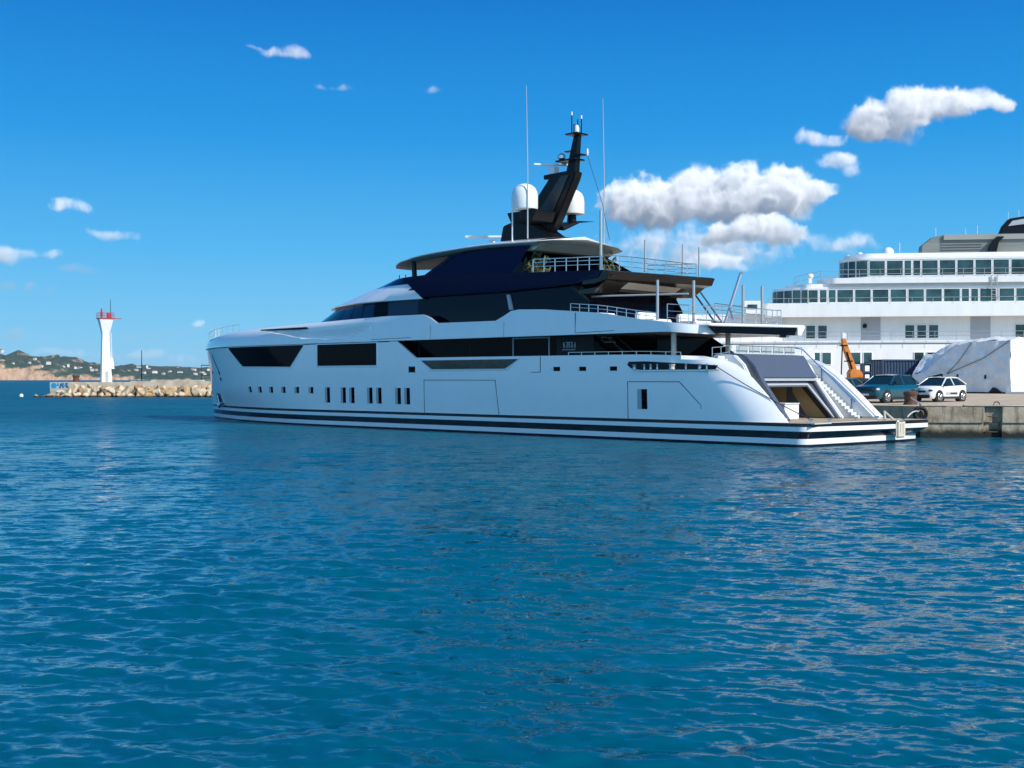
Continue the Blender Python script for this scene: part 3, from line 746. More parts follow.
# upper deck plates
def plate(z, name, mt, inset=.15, parent=Y_, pts=None, zf=None):
    pts = pts or path; q = [(x, max(0, y - inset)) for x, y in pts]
    full = q + [(x, -y) for x, y in q[::-1][1:]]
    m = MB(); m.add([(x, y, zf(x) if zf else z) for x, y in full], [tuple(range(len(full)))]); return m.build(name, mt, parent)
plate(5.52, 'upper_deck', M['teak']); plate(5.375, 'upper_deck_soffit', M['lgrey'], .05)
fore = [p for p in path if p[0] > 34]; plate(6.05, 'foredeck', M['gel2'], .25, pts=fore, zf=lambda x: lerp(x, [34, 45, 52, 56.5], [6.6, 6.25, 6.05, 5.8]))
# aft face of the upper deck: dark glass panel under a white rim
m = MB(); m.prism([(-3.7, 5.34), (3.3, 5.27), (3.9, 5.60), (-3.95, 5.76)], 5.55, 5.775, 'x'); m.build('stern_glass_panel', M['bglass'], Y_)
m = MB(); m.prism([(-4.3, 5.32), (-3.97, 5.34), (-3.97, 5.762), (3.9, 5.604), (4.2, 5.64), (4.0, 5.74), (-4.6, 5.90), (-4.75, 5.83)], 5.50, 6.6, 'x'); m.build('upper_deck_rim', M['gel'], Y_, bevel=.03)

# foredeck bow rail
def railing(name, pts, h, rails=(1.,), post=1, r=.022, mt='steel', parent=Y_):
    m = MB()
    for f_ in rails: m.tube([(p[0], p[1], p[2] + h * f_) for p in pts], r * (1 if f_ == rails[-1] else .7), 5)
    for i, p in enumerate(pts):
        if i % post == 0: m.tube([p, (p[0], p[1], p[2] + h)], r, 5)
    return m.build(name, M[mt], parent)
bp = [(x, max(0, blunt(x, 40, 56.3, 2.45, 4.6) - .1), band_top(x) - .02) for x in np.linspace(45.5, 54.2, 9)]
railing('bow_railing', bp, .5)
m = MB()
for x_, y_ in ((53.3, 1.2), (52.0, 1.75)): m.tube([(x_, y_, 5.95), (x_, y_, 6.95)], .06, 6)
m.build('flag_post', M['glassrail'], Y_)

# main deck: floor, house glass, aft windbreak, columns, furniture
m = MB(); m.prism([(4.6, 4.6), (28, 4.6), (28, -4.6), (4.6, -4.6)], 3.05, 3.2, 'z'); m.build('main_deck', M['teak'], Y_)
hs_pts = [(28.8, 3.2), (28.8, 5.37), (13.3, 5.37), (11.6, 4.2), (11.6, 3.2)]
m = MB(); m.prism(hs_pts, 3.95, -3.95, 'y'); house1 = m.build('saloon_glass', M['bglass'], Y_)
m = MB()
for s_ in (26.6, 24.3, 22.2): m.box((s_, 3.955, 4.3), (.05, .03, 2.1))
m.build('glazing_joint', M['dark'], house1)
m = MB(); m.box((18.72, 3.97, 4.36), (.06, .06, 2.05), 0); m.box((16.02, 3.97, 4.36), (.06, .06, 2.05)); m.box((17.37, 3.97, 5.30), (2.7, .06, .06)); m.build('sliding_door_frame', M['lgrey'], house1)
m = MB(); m.box((14.2, 3.957, 4.3), (2.6, .02, 2.1)); m.build('dark_wall_panel', M['dark'], house1)
# name board strokes as far as they can be made out
m = MB(); rx = 15.0
for k, (w_, h_, sl) in enumerate([(.07, .30, .0), (.07, .26, .08), (.07, .30, -.08), (.06, .22, .0), (.09, .26, .05), (.06, .22, -.05), (.08, .27, .06), (.07, .24, -.06), (.06, .28, .04)]):
    x_ = rx - k * .105
    m.prism([(x_, 4.72), (x_ - w_ * .55, 4.72), (x_ - w_ * .55 + sl, 4.72 + h_), (x_ + sl, 4.72 + h_)], 3.97, 3.985)
for k in range(8):
    x_ = rx + .03 - k * .12; m.box((x_, 3.978, 4.60 + (.03 if k % 2 else 0)), (.06, .012, .07))
m.box((rx - .42, 3.978, 5.0), (.5, .012, .035))
m.build('name_lettering', M['lgrey'], house1)
m = MB(); m.prism([(16.0, 3.2), (16.0, 5.37), (11.0, 5.37), (9.3, 4.35), (9.0, 3.2)], -4.1, -4.02, 'y'); m.build('aft_windbreak', M['bglass'], Y_)
m = MB(); m.prism([(-3.9, 3.2), (-3.9, 5.36), (1.0, 5.36), (1.0, 3.2)], 11.0, 11.08, 'x'); m.build('saloon_doors', M['bglass'], Y_)
for s_, y_ in ((7.58, 4.2), (7.3, -.1)):
    MB().tube([(s_, y_, 3.2), (s_, y_, 5.38)], .13, 14).build('deck_column', M['beige'], Y_, smooth=True)
st = MB()
for k in range(8): st.box((12.95 - k * .2, 2.9, 5.25 - k * .25), (.24, .8, .05))
stair = st.build('deck_staircase', M['lgrey'], Y_)
m = MB()
for y_ in (2.45, 3.35): m.prism([(13.2, 5.36), (13.0, 5.36), (11.2, 3.2), (11.4, 3.2)], y_ - .02, y_ + .02)
m.build('stringer', M['steel'], stair)
m = MB()
for y_ in (2.45, 3.35): m.tube([(12.6, y_, 5.3), (11.0, y_, 4.2), (10.9, y_, 3.2)], .03, 5)
m.build('handrail', M['steel'], stair)
for y_ in (1.4, -1.2):
    so = MB(); so.box((9.6, y_, 3.55), (1.6, 2.2, .4)); so.box((10.3, y_, 3.95), (.35, 2.2, .6)); so.build('deck_sofa', M['cush'], Y_, bevel=.08)
tb = MB(); tb.box((8.3, 1.2, 3.9), (1.0, 1.8, .06)); tb.tube([(8.3, 1.2, 3.2), (8.3, 1.2, 3.9)], .08, 8); tb.build('deck_table', M['lgrey'], Y_)
rp = [(s_, 4.70, hull_top(s_)) for s_ in np.arange(6.8, 14.1, .9)]
railing('bulwark_railing', rp, .16, r=.02)
railing('aft_railing', [(5.6, 3.8, 3.95), (5.3, 3.5, 3.98), (5.1, 3.1, 4.05)], .62, (.5, 1.))
railing('aft_railing', [(4.6, y_, 4.32) for y_ in (3.0, 1.8, .6, -.6, -1.8, -2.8)], .34)

# stern: transom, garage, fins, wings, stairs, platform
fin = [(2.35, 1.07), (3.85, 3.0), (4.25, 3.75), (4.75, 4.2), (5.6, 4.28), (6.0, 4.2), (6.0, 1.07)]
for y_ in (3.03, -3.03):
    m = MB(); m.prism(fin, y_ - .15, y_ + .15); m.build('stern_fin', M['gel'], Y_, bevel=.05)
for y0_, y1_ in ((2.55, 2.95), (-2.60, -2.875)):
    q_ = .42 if y0_ > 0 else 0
    m = MB(); m.prism([(2.42 - q_, 1.08), (3.82 - q_, 2.95), (4.18 - q_, 3.66), (4.7 - q_, 4.16), (5.4, 4.36 if y0_ > 0 else 4.24), (5.4, 1.08)], y0_, y1_); m.build('stern_jamb', M['grey'], Y_, bevel=.04)
def tr(z): return 2.62 + (z - 1.07) * .74
def trp(y, z, d=0): return (tr(z) + d, y, z)
m = MB()   # grey transom frame with the garage opening
op = [(2.55, 1.12), (-2.42, 1.12), (-1.95, 2.66), (2.1, 2.66)]
ou = [(2.88, 1.08), (-2.88, 1.08), (-2.88, 3.1), (2.88, 3.1)]
for i in range(4):
    if i == 0: continue
    j = (i + 1) % 4
    m.add([trp(*op[i]), trp(*op[j]), trp(*ou[j]), trp(*ou[i])], [(0, 1, 2, 3)])
    m.add([trp(*op[i]), trp(*op[j]), trp(*op[j], .35), trp(*op[i], .35)], [(0, 1, 2, 3)], 1)
trans = m.build('transom', [M['grey'], M['dark']], Y_)
m = MB()
for i in range(1, 4):
    j = (i + 1) % 4
    def o_(p, f_): return trp(p[0] * f_, p[1] if p[1] < 1.5 else p[1] + (f_ - 1) * 2.2, -.03)
    m.add([o_(op[i], 1.035), o_(op[j], 1.035), o_(op[j], 1.12), o_(op[i], 1.12)], [(0, 1, 2, 3)])
m.build('garage_frame', M['lgrey'], trans)
m = MB(); m.prism([(4.06, 3.1), (3.72, 3.1), (4.02, 3.5), (4.5, 4.25), (5.2, 4.30), (5.2, 3.1)], -2.88, 2.88); m.build('transom_beam', M['grey'], Y_, bevel=.03)
m = MB(); m.box((3.80, 0, 3.02), (.16, 5.6, .12)); m.build('beam_lip', M['lgrey'], trans)
m = MB()   # garage interior
m.add([(6.5, 2.8, 1.1), (6.5, -2.8, 1.1), (6.5, -2.8, 3.05), (6.5, 2.8, 3.05)], [(0, 1, 2, 3)])
m.add([(6.5, -2.8, 1.1), (3.0, -2.5, 1.1), (4.3, -2.5, 3.05), (6.5, -2.8, 3.05)], [(0, 1, 2, 3)])
m.add([(6.5, 2.8, 1.1), (3.0, 2.6, 1.1), (4.3, 2.6, 3.05), (6.5, 2.8, 3.05)], [(0, 1, 2, 3)])
m.add([(6.5, 2.8, 3.05), (4.2, 2.6, 3.05), (4.2, -2.6, 3.05), (6.5, -2.8, 3.05)], [(0, 1, 2, 3)], 1)
m.build('garage_lining', [M['tan'], M['lgrey']], trans)
m = MB(); m.prism([(.6, 1.1), (2.3, 1.1), (2.3, 2.62), (1.5, 2.62)], 5.4, 5.46, 'x'); m.build('garage_inner_door', M['carbon'], trans)
m = MB(); m.box((3.05, 1.6, 1.48), (1.0, 1.3, .74)); m.box((3.05, 1.6, 1.87), (1.1, 1.4, .06)); m.build('platform_locker', M['gel2'], Y_, bevel=.04)
# starboard side stairs between fin and wing
for sg in (-1, 1):
    st = MB()
    pl = [(1.85, 1.07)]
    for k in range(20): pl += [(1.85 + k * .18, 1.07 + (k + 1) * .155), (2.03 + k * .18, 1.07 + (k + 1) * .155)]
    pl.append((5.45, 1.07)); st.prism(pl, sg * 3.2, sg * 3.80)
    st.build('stern_stairs', M['teakg'], Y_)
    m = MB(); m.tube([(2.1, sg * 3.74, 1.9), (5.1, sg * 3.74, 4.6), (6, sg * 3.74, 4.75)], .03, 6); m.tube([(2.3, sg * 3.74, 1.1), (2.3, sg * 3.74, 2.08)], .025, 5); m.tube([(4, sg * 3.74, 2.7), (4, sg * 3.74, 3.62)], .025, 5)
    if sg < 0: m.build('stair_handrail', mat('blue_handrail', (.05, .17, .40), .4), Y_)
m = MB(); wp = [(.9, 1.07), (2.15, 2.25), (3.25, 3.22), (4.0, 3.74), (4.7, 4.03), (6, 4.18), (8.2, 4.18), (8.2, 1.07)]
m.prism(wp, -3.80, -4.66); m.build('stern_wing', M['gel'], Y_, bevel=.1)
# glass screens on the aft main deck
m = MB()
for y_ in (2.2, 1.1, 0, -1.1, -2.2): m.box((4.95, y_, 4.5), (.03, .95, .35))
m.build('glass_screen', M['glassrail'], Y_)
# platform details
m = MB()
for y_ in (3.7, 2.0, -.5, -2.6): m.tube([(.35, y_ - .16, 1.2), (.35, y_ + .16, 1.2)], .05, 6); m.tube([(.35, y_, 1.07), (.35, y_, 1.2)], .05, 6)
m.build('platform_cleat', M['steel'], Y_)
m = MB(); m.box((-.28, .5, 1.06), (.18, 8.2, .05)); m.build('platform_edge_trim', M['beige'], Y_)

# upper deck house (wheelhouse) and its roof
def ring(z, B, s0, e, p, s_aft, n=34):
    near = [(x, B) for x in np.linspace(s_aft, s0 - .3, 14)] + [(x, blunt(x, s0, e, p, B)) for x in s0 + (e - s0) * (1 - (1 - np.linspace(0, 1, n)) ** 1.8)]
    return [(x, y, z) for x, y in near] + [(x, -y, z) for x, y in near[::-1][1:]]
m = MB(); m.grid([ring(5.5, 4.08, 30, 43.6, 2.1, 13), ring(6.9, 4.05, 29.4, 42.0, 2.1, 13), ring(7.98, 3.98, 28.5, 39.4, 2.1, 13.6)])
m.add([(13, 4.08, 5.5), (13, -4.08, 5.5), (13.6, -3.98, 7.98), (13.6, 3.98, 7.98)], [(0, 1, 2, 3)])
wheel = m.build('wheelhouse_glass', M['tglass'], Y_, smooth=True, split=25)
M['glassb'] = mat('blue_reflecting_glass', (.003, .014, .05), .05, spec=.3)
m = MB()
hs_ = lambda s_, z: blunt(s_, lerp(z, [5.5, 6.9, 7.98], [30, 29.4, 28.5]), lerp(z, [5.5, 6.9, 7.98], [43.6, 42.0, 39.4]), 2.1, lerp(z, [5.5, 6.9, 7.98], [4.08, 4.05, 3.98]))
for rng_ in ((33.6, 34.9), (32.2, 33.5), (30.9, 32.1), (26.6, 29.4), (20.3, 26.2)):
    panel([(rng_[0], 6.1), (rng_[1], 6.1), (rng_[1] - .1, 7.84), (rng_[0], 7.84)], 'window_pane', M['glassb'] if rng_[0] > 26.3 else M['tglass'], wheel, .01, hs_)
panel([(29.5, 6.1), (30.7, 6.1), (30.7, 7.84), (29.5, 7.84)], 'side_door', M['bglass'], wheel, .012, hs_)
m = MB(); m.prism([(18.9, 6.9), (18.6, 6.9), (18.9, 7.75), (19.1, 7.75)], 4.0, 4.12); m.build('wing_strut', M['lgrey'], wheel)
brow_rows = [ring(7.82, 4.02, 28.2, 39.4, 2.1, 25.9), ring(7.84, 4.26, 28.6, 40.3, 2.1, 25.9), ring(7.90, 4.28, 28.6, 40.35, 2.1, 26.0), ring(8.40, 4.1, 27.8, 38.2, 2.1, 26.9), ring(8.82, 3.90, 27.0, 36.0, 2.1, 27.4)]
m = MB(); m.grid(brow_rows); brow = m.build('wheelhouse_roof', M['gel'], Y_, smooth=True, split=40)
m = MB(); m.grid([ring(8.82, 3.88, 27.0, 35.9, 2.1, 25.5), ring(9.30, 3.75, 26.5, 33.4, 2.1, 25.5)]); rr_ = ring(9.30, 3.75, 26.5, 33.4, 2.1, 25.5); m.add(rr_, [tuple(range(len(rr_)))])
m.build('roof_cap', M['navy'], brow, smooth=True, split=30)
m = MB()
for s_ in (30.9, 30.3): m.tube([(s_, 1.8, 9.2), (s_, 1.8, 9.7)], .03, 5)
m.build('roof_aerial', M['carbon'], brow)

# sun deck bulwark (navy), floor, soffit, aft fascia
SD = [(27.75, 9.12), (26.05, 7.94), (19, 7.92), (14.0, 8.06), (12.3, 8.30), (12.0, 8.68), (19.0, 8.93), (25.9, 9.24)]
for sg in (1, -1):
    m = MB(); q = [(x, sg * lerp(z, [7.9, 8.3, 9.2], [4.26, 4.36, 4.36]), z) for x, z in SD]; q2 = [(x, sg * 4.15, z) for x, z in SD]
    n_ = len(SD); m.add(q + q2, [tuple(range(n_)), tuple(range(2 * n_ - 1, n_ - 1, -1))] + [(i, (i + 1) % n_, (i + 1) % n_ + n_, i + n_) for i in range(n_)])
    m.build('sun_deck_bulwark', M['navy'], Y_, bevel=.03)
m = MB(); m.prism([(27.3, 8.0), (27.3, 8.06), (12.4, 8.40), (12.4, 8.34), (14.2, 8.14)], -4.1, 4.1); m.build('sun_deck', M['brown'], Y_)
def xs_prism(pts_near, pts_far, name, mt, parent=Y_, bevel=0):
    """solid spanning the beam: (x, z) section on the near and far side"""
    n_ = len(pts_near); q = [(x, y, z) for x, y, z in pts_near] + [(x, y, z) for x, y, z in pts_far]
    m = MB(); m.add(q, [tuple(range(n_)), tuple(range(2 * n_ - 1, n_ - 1, -1))] + [(i, (i + 1) % n_, (i + 1) % n_ + n_, i + n_) for i in range(n_)])
    return m.build(name, mt, parent, bevel=bevel)
fas = [(11.75, 8.66), (11.55, 8.60), (11.75, 8.20), (12.6, 8.02), (13.4, 8.0), (13.4, 8.66)]
xs_prism([(x, 4.30, z) for x, z in fas], [(x - .6, -4.30, z + .08) for x, z in fas], 'sun_deck_fascia', M['brown'], Y_, .02)
sof = [(11.95, 8.15), (12.5, 7.84), (16.0, 7.66), (16.0, 7.9), (12.8, 8.0)]
xs_prism([(x, 2.2, z) for x, z in sof], [(x, -2.6, z) for x, z in sof], 'soffit_panel', M['beige'])
dk = [(11.65, 8.50), (11.55, 8.45), (12.9, 7.60), (13.8, 7.56), (13.8, 7.8), (12.5, 7.9), (11.9, 8.3)]
xs_prism([(x, 4.1, z - .06) for x, z in dk], [(x, 2.2, z) for x, z in dk], 'soffit_end', M['brown'])
xs_prism([(x, -2.6, z) for x, z in dk], [(x - .45, -4.28, z + .06) for x, z in dk], 'soffit_end', M['brown'])
dk2 = [(12.5, 7.83), (12.65, 7.70), (16.0, 7.52), (16.0, 7.655)]
xs_prism([(x, 2.2, z) for x, z in dk2], [(x, -2.6, z) for x, z in dk2], 'soffit_lip', M['brown'])
m = MB(); m.prism([(17.6, 5.5), (18.4, 7.9), (15.2, 7.9), (13.2, 5.5)], -3.7, -3.62); m.build('upper_windbreak', M['bglass'], Y_)
m = MB()
for k in (0, .45): m.tube([(11.9 - k, -3.6, 7.9), (10.0 - k, -3.6, 5.6)], .05, 6)
m.build('raked_strut', M['grey'], Y_)
# furniture and awning gear on the upper aft deck
m = MB(); m.tube([(16.6, 3.6, 7.45), (12.4, 3.4, 7.40), (8, 2.4, 7.35)], .05, 6); m.tube([(13.9, 3.7, 5.5), (13.9, 3.7, 7.7)], .06, 6); m.build('awning_bar', M['lgrey'], Y_)
for s_, y_ in ((12.6, 2.8), (10.8, 1.6), (10.4, -1.5)):
    so = MB(); so.box((s_, y_, 5.95), (1.3, 1.6, .45)); so.box((s_ + .5, y_, 6.3), (.3, 1.6, .5)); so.build('deck_armchair', M['gel2'], Y_, bevel=.07)
up = [(s_, 4.55, band_top(s_) - .03) for s_ in np.arange(8.4, 14.6, .62)]
railing('upper_deck_railing', up, .42, (.55, 1.), 1)
ua = [(7.9, 4.3, 5.75), (6.9, 3.9, 5.66), (6.35, 3.2, 5.62), (6.1, 2.2, 5.62)] + [(6.05, y_, 5.64) for y_ in (1.2, .2, -.8, -1.8, -2.8)] + [(6.3, -3.6, 5.7), (7.2, -4.2, 5.75), (9.0, -4.3, 6.0), (11, -4.3, 6.3)]
railing('upper_deck_railing', ua, 1.0, (.33, .66, 1.), 1)
for s_, y_, z0, h_ in ((8.65, 4.1, 6.0, 1.98), (7.0, 3.35, 5.6, 2.30), (6.55, -.35, 5.6, 2.25), (6.9, -2.7, 5.7, 2.25)):
    MB().tube([(s_, y_, z0), (s_, y_, z0 + h_)], .075, 10).build('awning_pole', M['pole'], Y_, smooth=True)
m = MB(); m.tube([(6.2, 1.9, 5.7), (6.25, .35, 8.35)], .075, 8); m.tube([(6.15, 1.5, 6.6), (6.0, 1.2, 5.6)], .05, 6); m.box((6.24, .32, 8.4), (.16, .12, .14)); m.build('passerelle_boom', M['steel'], Y_, smooth=True)

# sun deck house, railing, plants, hardtop
SH = [(27.0, 9.05), (24.3, 10.35), (22.6, 10.62), (17.8, 10.55), (19.1, 8.9)]
def shb(z): return lerp(z, [8.9, 10.6], [3.75, 3.45])
m = MB()
q = [(x, shb(z), z) for x, z in SH]; q2 = [(x, -shb(z), z) for x, z in SH]
qf = [(29.5, 2.4, 9.05), (27.0, 2.2, 10.45)]
m.add(q + q2, [(0, 1, 2, 3, 4), (9, 8, 7, 6, 5), (2, 7, 8, 3)])
m.add([q[0], (29.0, 1.6, 9.05), (26.6, 1.6, 10.5), q[1]], [(0, 1, 2, 3)]); m.add([q2[0], (29.0, -1.6, 9.05), (26.6, -1.6, 10.5), q2[1]], [(0, 1, 2, 3)])
m.add([(29.0, 1.6, 9.05), (29.0, -1.6, 9.05), (26.6, -1.6, 10.5), (26.6, 1.6, 10.5)], [(0, 1, 2, 3)])
m.add([(20.6, 3.6, 8.3), (20.6, -3.6, 8.3), (20.6, -3.45, 10.6), (20.6, 3.45, 10.6)], [(0, 1, 2, 3)])
sunh = m.build('sun_deck_house', M['navy'], Y_)
m = MB(); 
for a_, b_ in (((26.4, 9.12), (24.0, 10.25)), ((24.0, 10.25), (22.4, 10.5)), ((22.4, 10.5), (19.0, 10.47))):
    m.tube([(a_[0], shb(a_[1]) + .01, a_[1]), (b_[0], shb(b_[1]) + .01, b_[1])], .03, 5)
m.build('window_outline', M['stripe'], sunh)
m = MB(); m.prism([(18.2, 10.3), (15.0, 8.7), (18.6, 8.7)], -3.6, -3.52); m.build('sun_deck_windbreak', M['bglass'], Y_)
pr = random.Random(4)
for s_, y_, h_ in ((18.2, 2.6, 1.4), (17.2, -2.6, 1.25)):
    bm = MB(); bm.lathe([(.25, 0), (.33, .45), (.3, .5)], (s_, y_, 8.3), 12, 1)
    for k in range(170):
        c = Vector((s_ + pr.gauss(0, .32), y_ + pr.gauss(0, .32), 8.75 + abs(pr.gauss(0, .45)) * h_)); d_ = Vector((pr.gauss(0, 1), pr.gauss(0, 1), pr.gauss(0, 1) + .6)).normalized() * .22; e_ = d_.orthogonal().normalized() * .06
        bm.add([c - d_, c + e_, c + d_, c - e_], [(0, 1, 2, 3)])
    bm.build('potted_plant', [M['plant'], M['lgrey']], Y_, recalc=False)
for s_, y_ in ((15.6, 1.5), (15.2, -1.2)):
    so = MB(); so.box((s_, y_, 8.6), (1.6, 1.8, .5)); so.build('sun_lounge', M['cush'], Y_, bevel=.08)
railing('sun_deck_railing', [(s_, 4.2, lerp(s_, [12, 19], [8.66, 8.93])) for s_ in np.arange(12.2, 17.2, .8)], .72, (.45, .75, 1.), 1, .03)
railing('sun_deck_railing', [(12.2, 4.1, 8.66), (11.95, 3.0, 8.66)] + [(11.9, y_, 8.68) for y_ in (2, 1, 0, -1, -2, -3)] + [(12.1, -4.1, 8.75), (13.2, -4.2, 8.8), (14.4, -4.2, 8.85), (15.6, -4.2, 8.9)], .82, (.35, .68, 1.), 1, .022)
for s_, y_, h_ in ((12.3, 4.1, 3.2), (12.1, .62, 1.95), (11.95, -2.6, 1.95), (11.9, -4.1, 1.9)):
    MB().tube([(s_, y_, 8.6), (s_, y_, 8.6 + h_)], .045 if h_ < 3 else .075, 8).build('awning_pole', M['pole'], Y_, smooth=True)
# hardtop: cambered roof
def ht(edge_dz, B, e, s_aft, dzc):
    out_ = []
    for x, y, z in ring(0, B, 24, e, 2.4, s_aft, 26): out_.append((x, y, edge_dz(x) + dzc))
    return out_
edge = lambda x: lerp(x, [17, 20.9, 22.6, 26, 28.6, 32], [10.62, 10.74, 10.72, 10.60, 10.50, 10.42])
rows = [ht(edge, 3.35, 32.0, 17.6, -.22), ht(edge, 3.72, 33.3, 17.2, -.05), ht(edge, 3.74, 33.35, 17.1, 0), ht(edge, 3.55, 32.8, 17.3, .07)]
m = MB(); m.grid(rows, mif=lambda i, k: 1 if i == 0 else 0)
# crown strips across the beam
n_ = len(rows[3]); half = n_ // 2
def crown(lev, camber):
    g = []
    for i in range(half + 1):
        a_, b_ = lev[i], lev[n_ - 1 - i]; g.append([(a_[0], a_[1] + (b_[1] - a_[1]) * k / 8, a_[2] + camber * (1 - (2 * k / 8 - 1) ** 2) * min(1, abs(a_[1]) / 3)) for k in range(9)])
    return g
m.grid(crown(rows[3], .42), 0); m.grid(crown(rows[0], .25), 1)
a_ = rows
m.grid([[r[0], (r[0][0] - .35, r[0][1] - .9, r[0][2] + .1), (r[0][0] - .4, 0, r[0][2] + (.25 if i == 0 else .12 * i + .1)), (r[0][0] - .35, -r[0][1] + .9, r[0][2] + .1), r[-1]] for i, r in enumerate(rows)], mif=lambda i, k: 1 if i < 2 else 0)
hard = m.build('hardtop', [M['gel'], M['beige']], Y_, smooth=True, split=40)
xs_prism([(17.12, 3.3, 10.60), (17.75, 3.3, 10.22), (18.5, 3.3, 10.22), (18.5, 3.3, 10.6)], [(17.12, -3.3, 10.66), (17.75, -3.3, 10.28), (18.5, -3.3, 10.28), (18.5, -3.3, 10.66)], 'hardtop_fascia', M['beige'])
for s_, y_ in ((28.4, 2.7), (28.4, -2.7)): MB().tube([(s_, y_, 9.1), (s_ + .1, y_, 10.4)], .16, 10).build('hardtop_pillar', M['carbon'], Y_)
rbm = MB(); rbm.lathe([(.3, 0), (.26, .3), (.2, .45)], (24.3, 0, 11.1), 12)
rad = rbm.build('radar_scanner', M['gel2'], Y_, smooth=True)
m = MB(); m.box((24.3, 0, 11.75), (.22, 3.4, .16), rz=R(-46)); m.build('scanner_bar', M['gel2'], rad, bevel=.04)

# mast
mast = MB()
mast.prism([(23.0, 11.05), (22.7, 12.2), (20.9, 12.6), (18.4, 11.0)], -.75, .75)
mast.prism([(22.3, 11.1), (21.7, 12.55), (20.85, 13.15), (19.35, 14.72), (18.6, 14.92), (17.3, 14.92), (17.45, 14.5), (18.85, 12.1), (19.9, 11.0)], -.34, .34)
mo = mast.build('mast', M['carbon'], Y_, bevel=.06)
m = MB(); m.prism([(18.35, 14.75), (17.75, 14.75), (19.3, 12.2), (20.9, 12.0)], .345, .40); m.build('mast_facet', mat('satin_carbon', (.018, .018, .019), .35), mo)
m = MB()
rows = []
for z, x0, x1, w_ in ((14.7, 17.5, 18.15, .24), (15.8, 17.38, 17.9, .18), (17.0, 17.25, 17.6, .13)): rows.append([(x0, -w_, z), (x1, -w_, z), (x1, w_, z), (x0, w_, z)])
m.grid(rows, closed=True); m.build('upper_mast', M['carbon'], mo)
m = MB(); m.box((17.5, 0, 17.06), (.9, 1.0, .09)); m.build('mast_spreader', M['carbon'], mo, bevel=.02)
m = MB(); m.box((18.0, 0, 15.62), (1.5, .9, .09)); m.build('mast_spreader', M['carbon'], mo, bevel=.02)
m = MB(); m.box((17.4, 0, 15.85), (.9, .5, .08)); m.build('mast_spreader', M['carbon'], mo, bevel=.02)
m = MB(); m.box((17.9, 0, 16.15), (.8, .4, .06)); m.build('mast_spreader', M['carbon'], mo, bevel=.02)
m = MB(); m.prism([(19.75, 14.7), (19.75, 14.95), (17.9, 15.0), (17.9, 14.6)], -.35, .35); m.build('mast_spreader', M['carbon'], mo, bevel=.02)
m = MB()
for y_, h_ in ((.42, 1.05), (-.42, .98)): m.tube([(17.5, y_, 17.1), (17.5, y_, 17.1 + h_)], .035, 5)
m.tube([(17.5, -.1, 17.1), (17.5, -.1, 17.95)], .03, 5); m.build('mast_aerial', M['carbon'], mo)
m = MB(); m.lathe([(.14, 17.1), (.16, 17.35), (.14, 17.55), (.04, 17.62)], (17.5, 0, 0), 10); m.lathe([(.05, 0), (.05, .2)], (17.5, .42, 18.1), 6); m.lathe([(.05, 0), (.05, .2)], (17.5, -.42, 18.03), 6); m.build('masthead_light', M['dome'], mo)
m = MB(); m.tube([(17.5, -.25, 17.1), (17.5, -.25, 17.6), (17.5, .25, 17.6), (17.5, .25, 17.1)], .03, 5); m.build('light_guard', M['carbon'], mo)
m = MB(); m.lathe([(.1, 0), (.24, .12), (.24, .3), (.1, .42)], (18.55, .1, 15.68), 12); m.build('camera_ball', M['steel'], mo, smooth=True)
m = MB(); m.box((19.25, 0, 15.18), (.48, .45, .45)); m.box((19.1, 0, 15.52), (.16, 2.6, .14), rz=R(-40)); m.build('mast_radar', M['gel2'], mo, bevel=.04)
for sg in (1, -1):
    m = MB()
    if sg > 0: m.prism([(20.9, 12.66), (20.6, 12.1), (18.9, 12.1), (18.6, 12.66)], .5, 2.25)
    else: m.add([(20.6, -.4, 12.0), (18.8, -.4, 11.7), (18.9, -1.9, 12.3), (20.2, -1.9, 12.35), (19.2, -3.4, 12.55), (18.9, -3.4, 12.52), (20.4, -.4, 12.2), (18.9, -.4, 11.95), (18.9, -1.9, 12.42), (20.2, -1.9, 12.46)], [(0, 1, 2, 3), (6, 9, 8, 7), (3, 2, 5, 4), (9, 4, 5, 8), (0, 3, 9, 6), (1, 7, 8, 2), (3, 4, 9), (2, 8, 5)])
    m.build('mast_arm', M['carbon'], mo, bevel=.03 if sg > 0 else 0)
    c = (19.65, sg * 2.05, 12.72 if sg > 0 else 12.85)
    d_ = MB(); d_.lathe([(.50, 0), (.74, .05), (.76, .12), (.76, .75), (.72, 1.05), (.60, 1.28), (.42, 1.43), (.2, 1.51), (.02, 1.53)], c, 28)
    dm = d_.build('satellite_dome', M['dome'], Y_, smooth=True)
    m = MB(); m.lathe([(.3, 0), (.26, .5)], (c[0], c[1], c[2] - .48), 12); m.build('dome_pedestal', M['carbon'], dm)
for s_, y_, z0, z1 in ((19.0, 2.5, 10.9, 19.7), (17.6, -2.6, 10.7, 19.6)):
    m = MB(); m.tube([(s_, y_, z0), (s_, y_, z0 + 4), (s_ + .1, y_, z1)], [.04, .032, .014], 6); wa = m.build('whip_antenna', M['lgrey'], Y_)
    m = MB(); m.lathe([(.1, 0), (.08, .2)], (s_, y_, z0 - .1), 8); m.build('antenna_base', M['carbon'], wa)
MB().tube([(20.3, 2.4, 10.9), (20.3, 2.4, 13.5)], .04, 5).build('short_antenna', M['dome'], Y_)
m = MB(); m.tube([(17.2, -.6, 15.9), (16.6, -1.2, 13.2), (16.2, -1.4, 11)], .018, 4); m.build('mast_stay', M['drope'], mo)
m = MB(); m.lathe([(.05, 0), (.07, .15), (.05, .4)], (17.2, -.6, 15.9), 8); m.build('stay_insulator', M['dome'], mo)

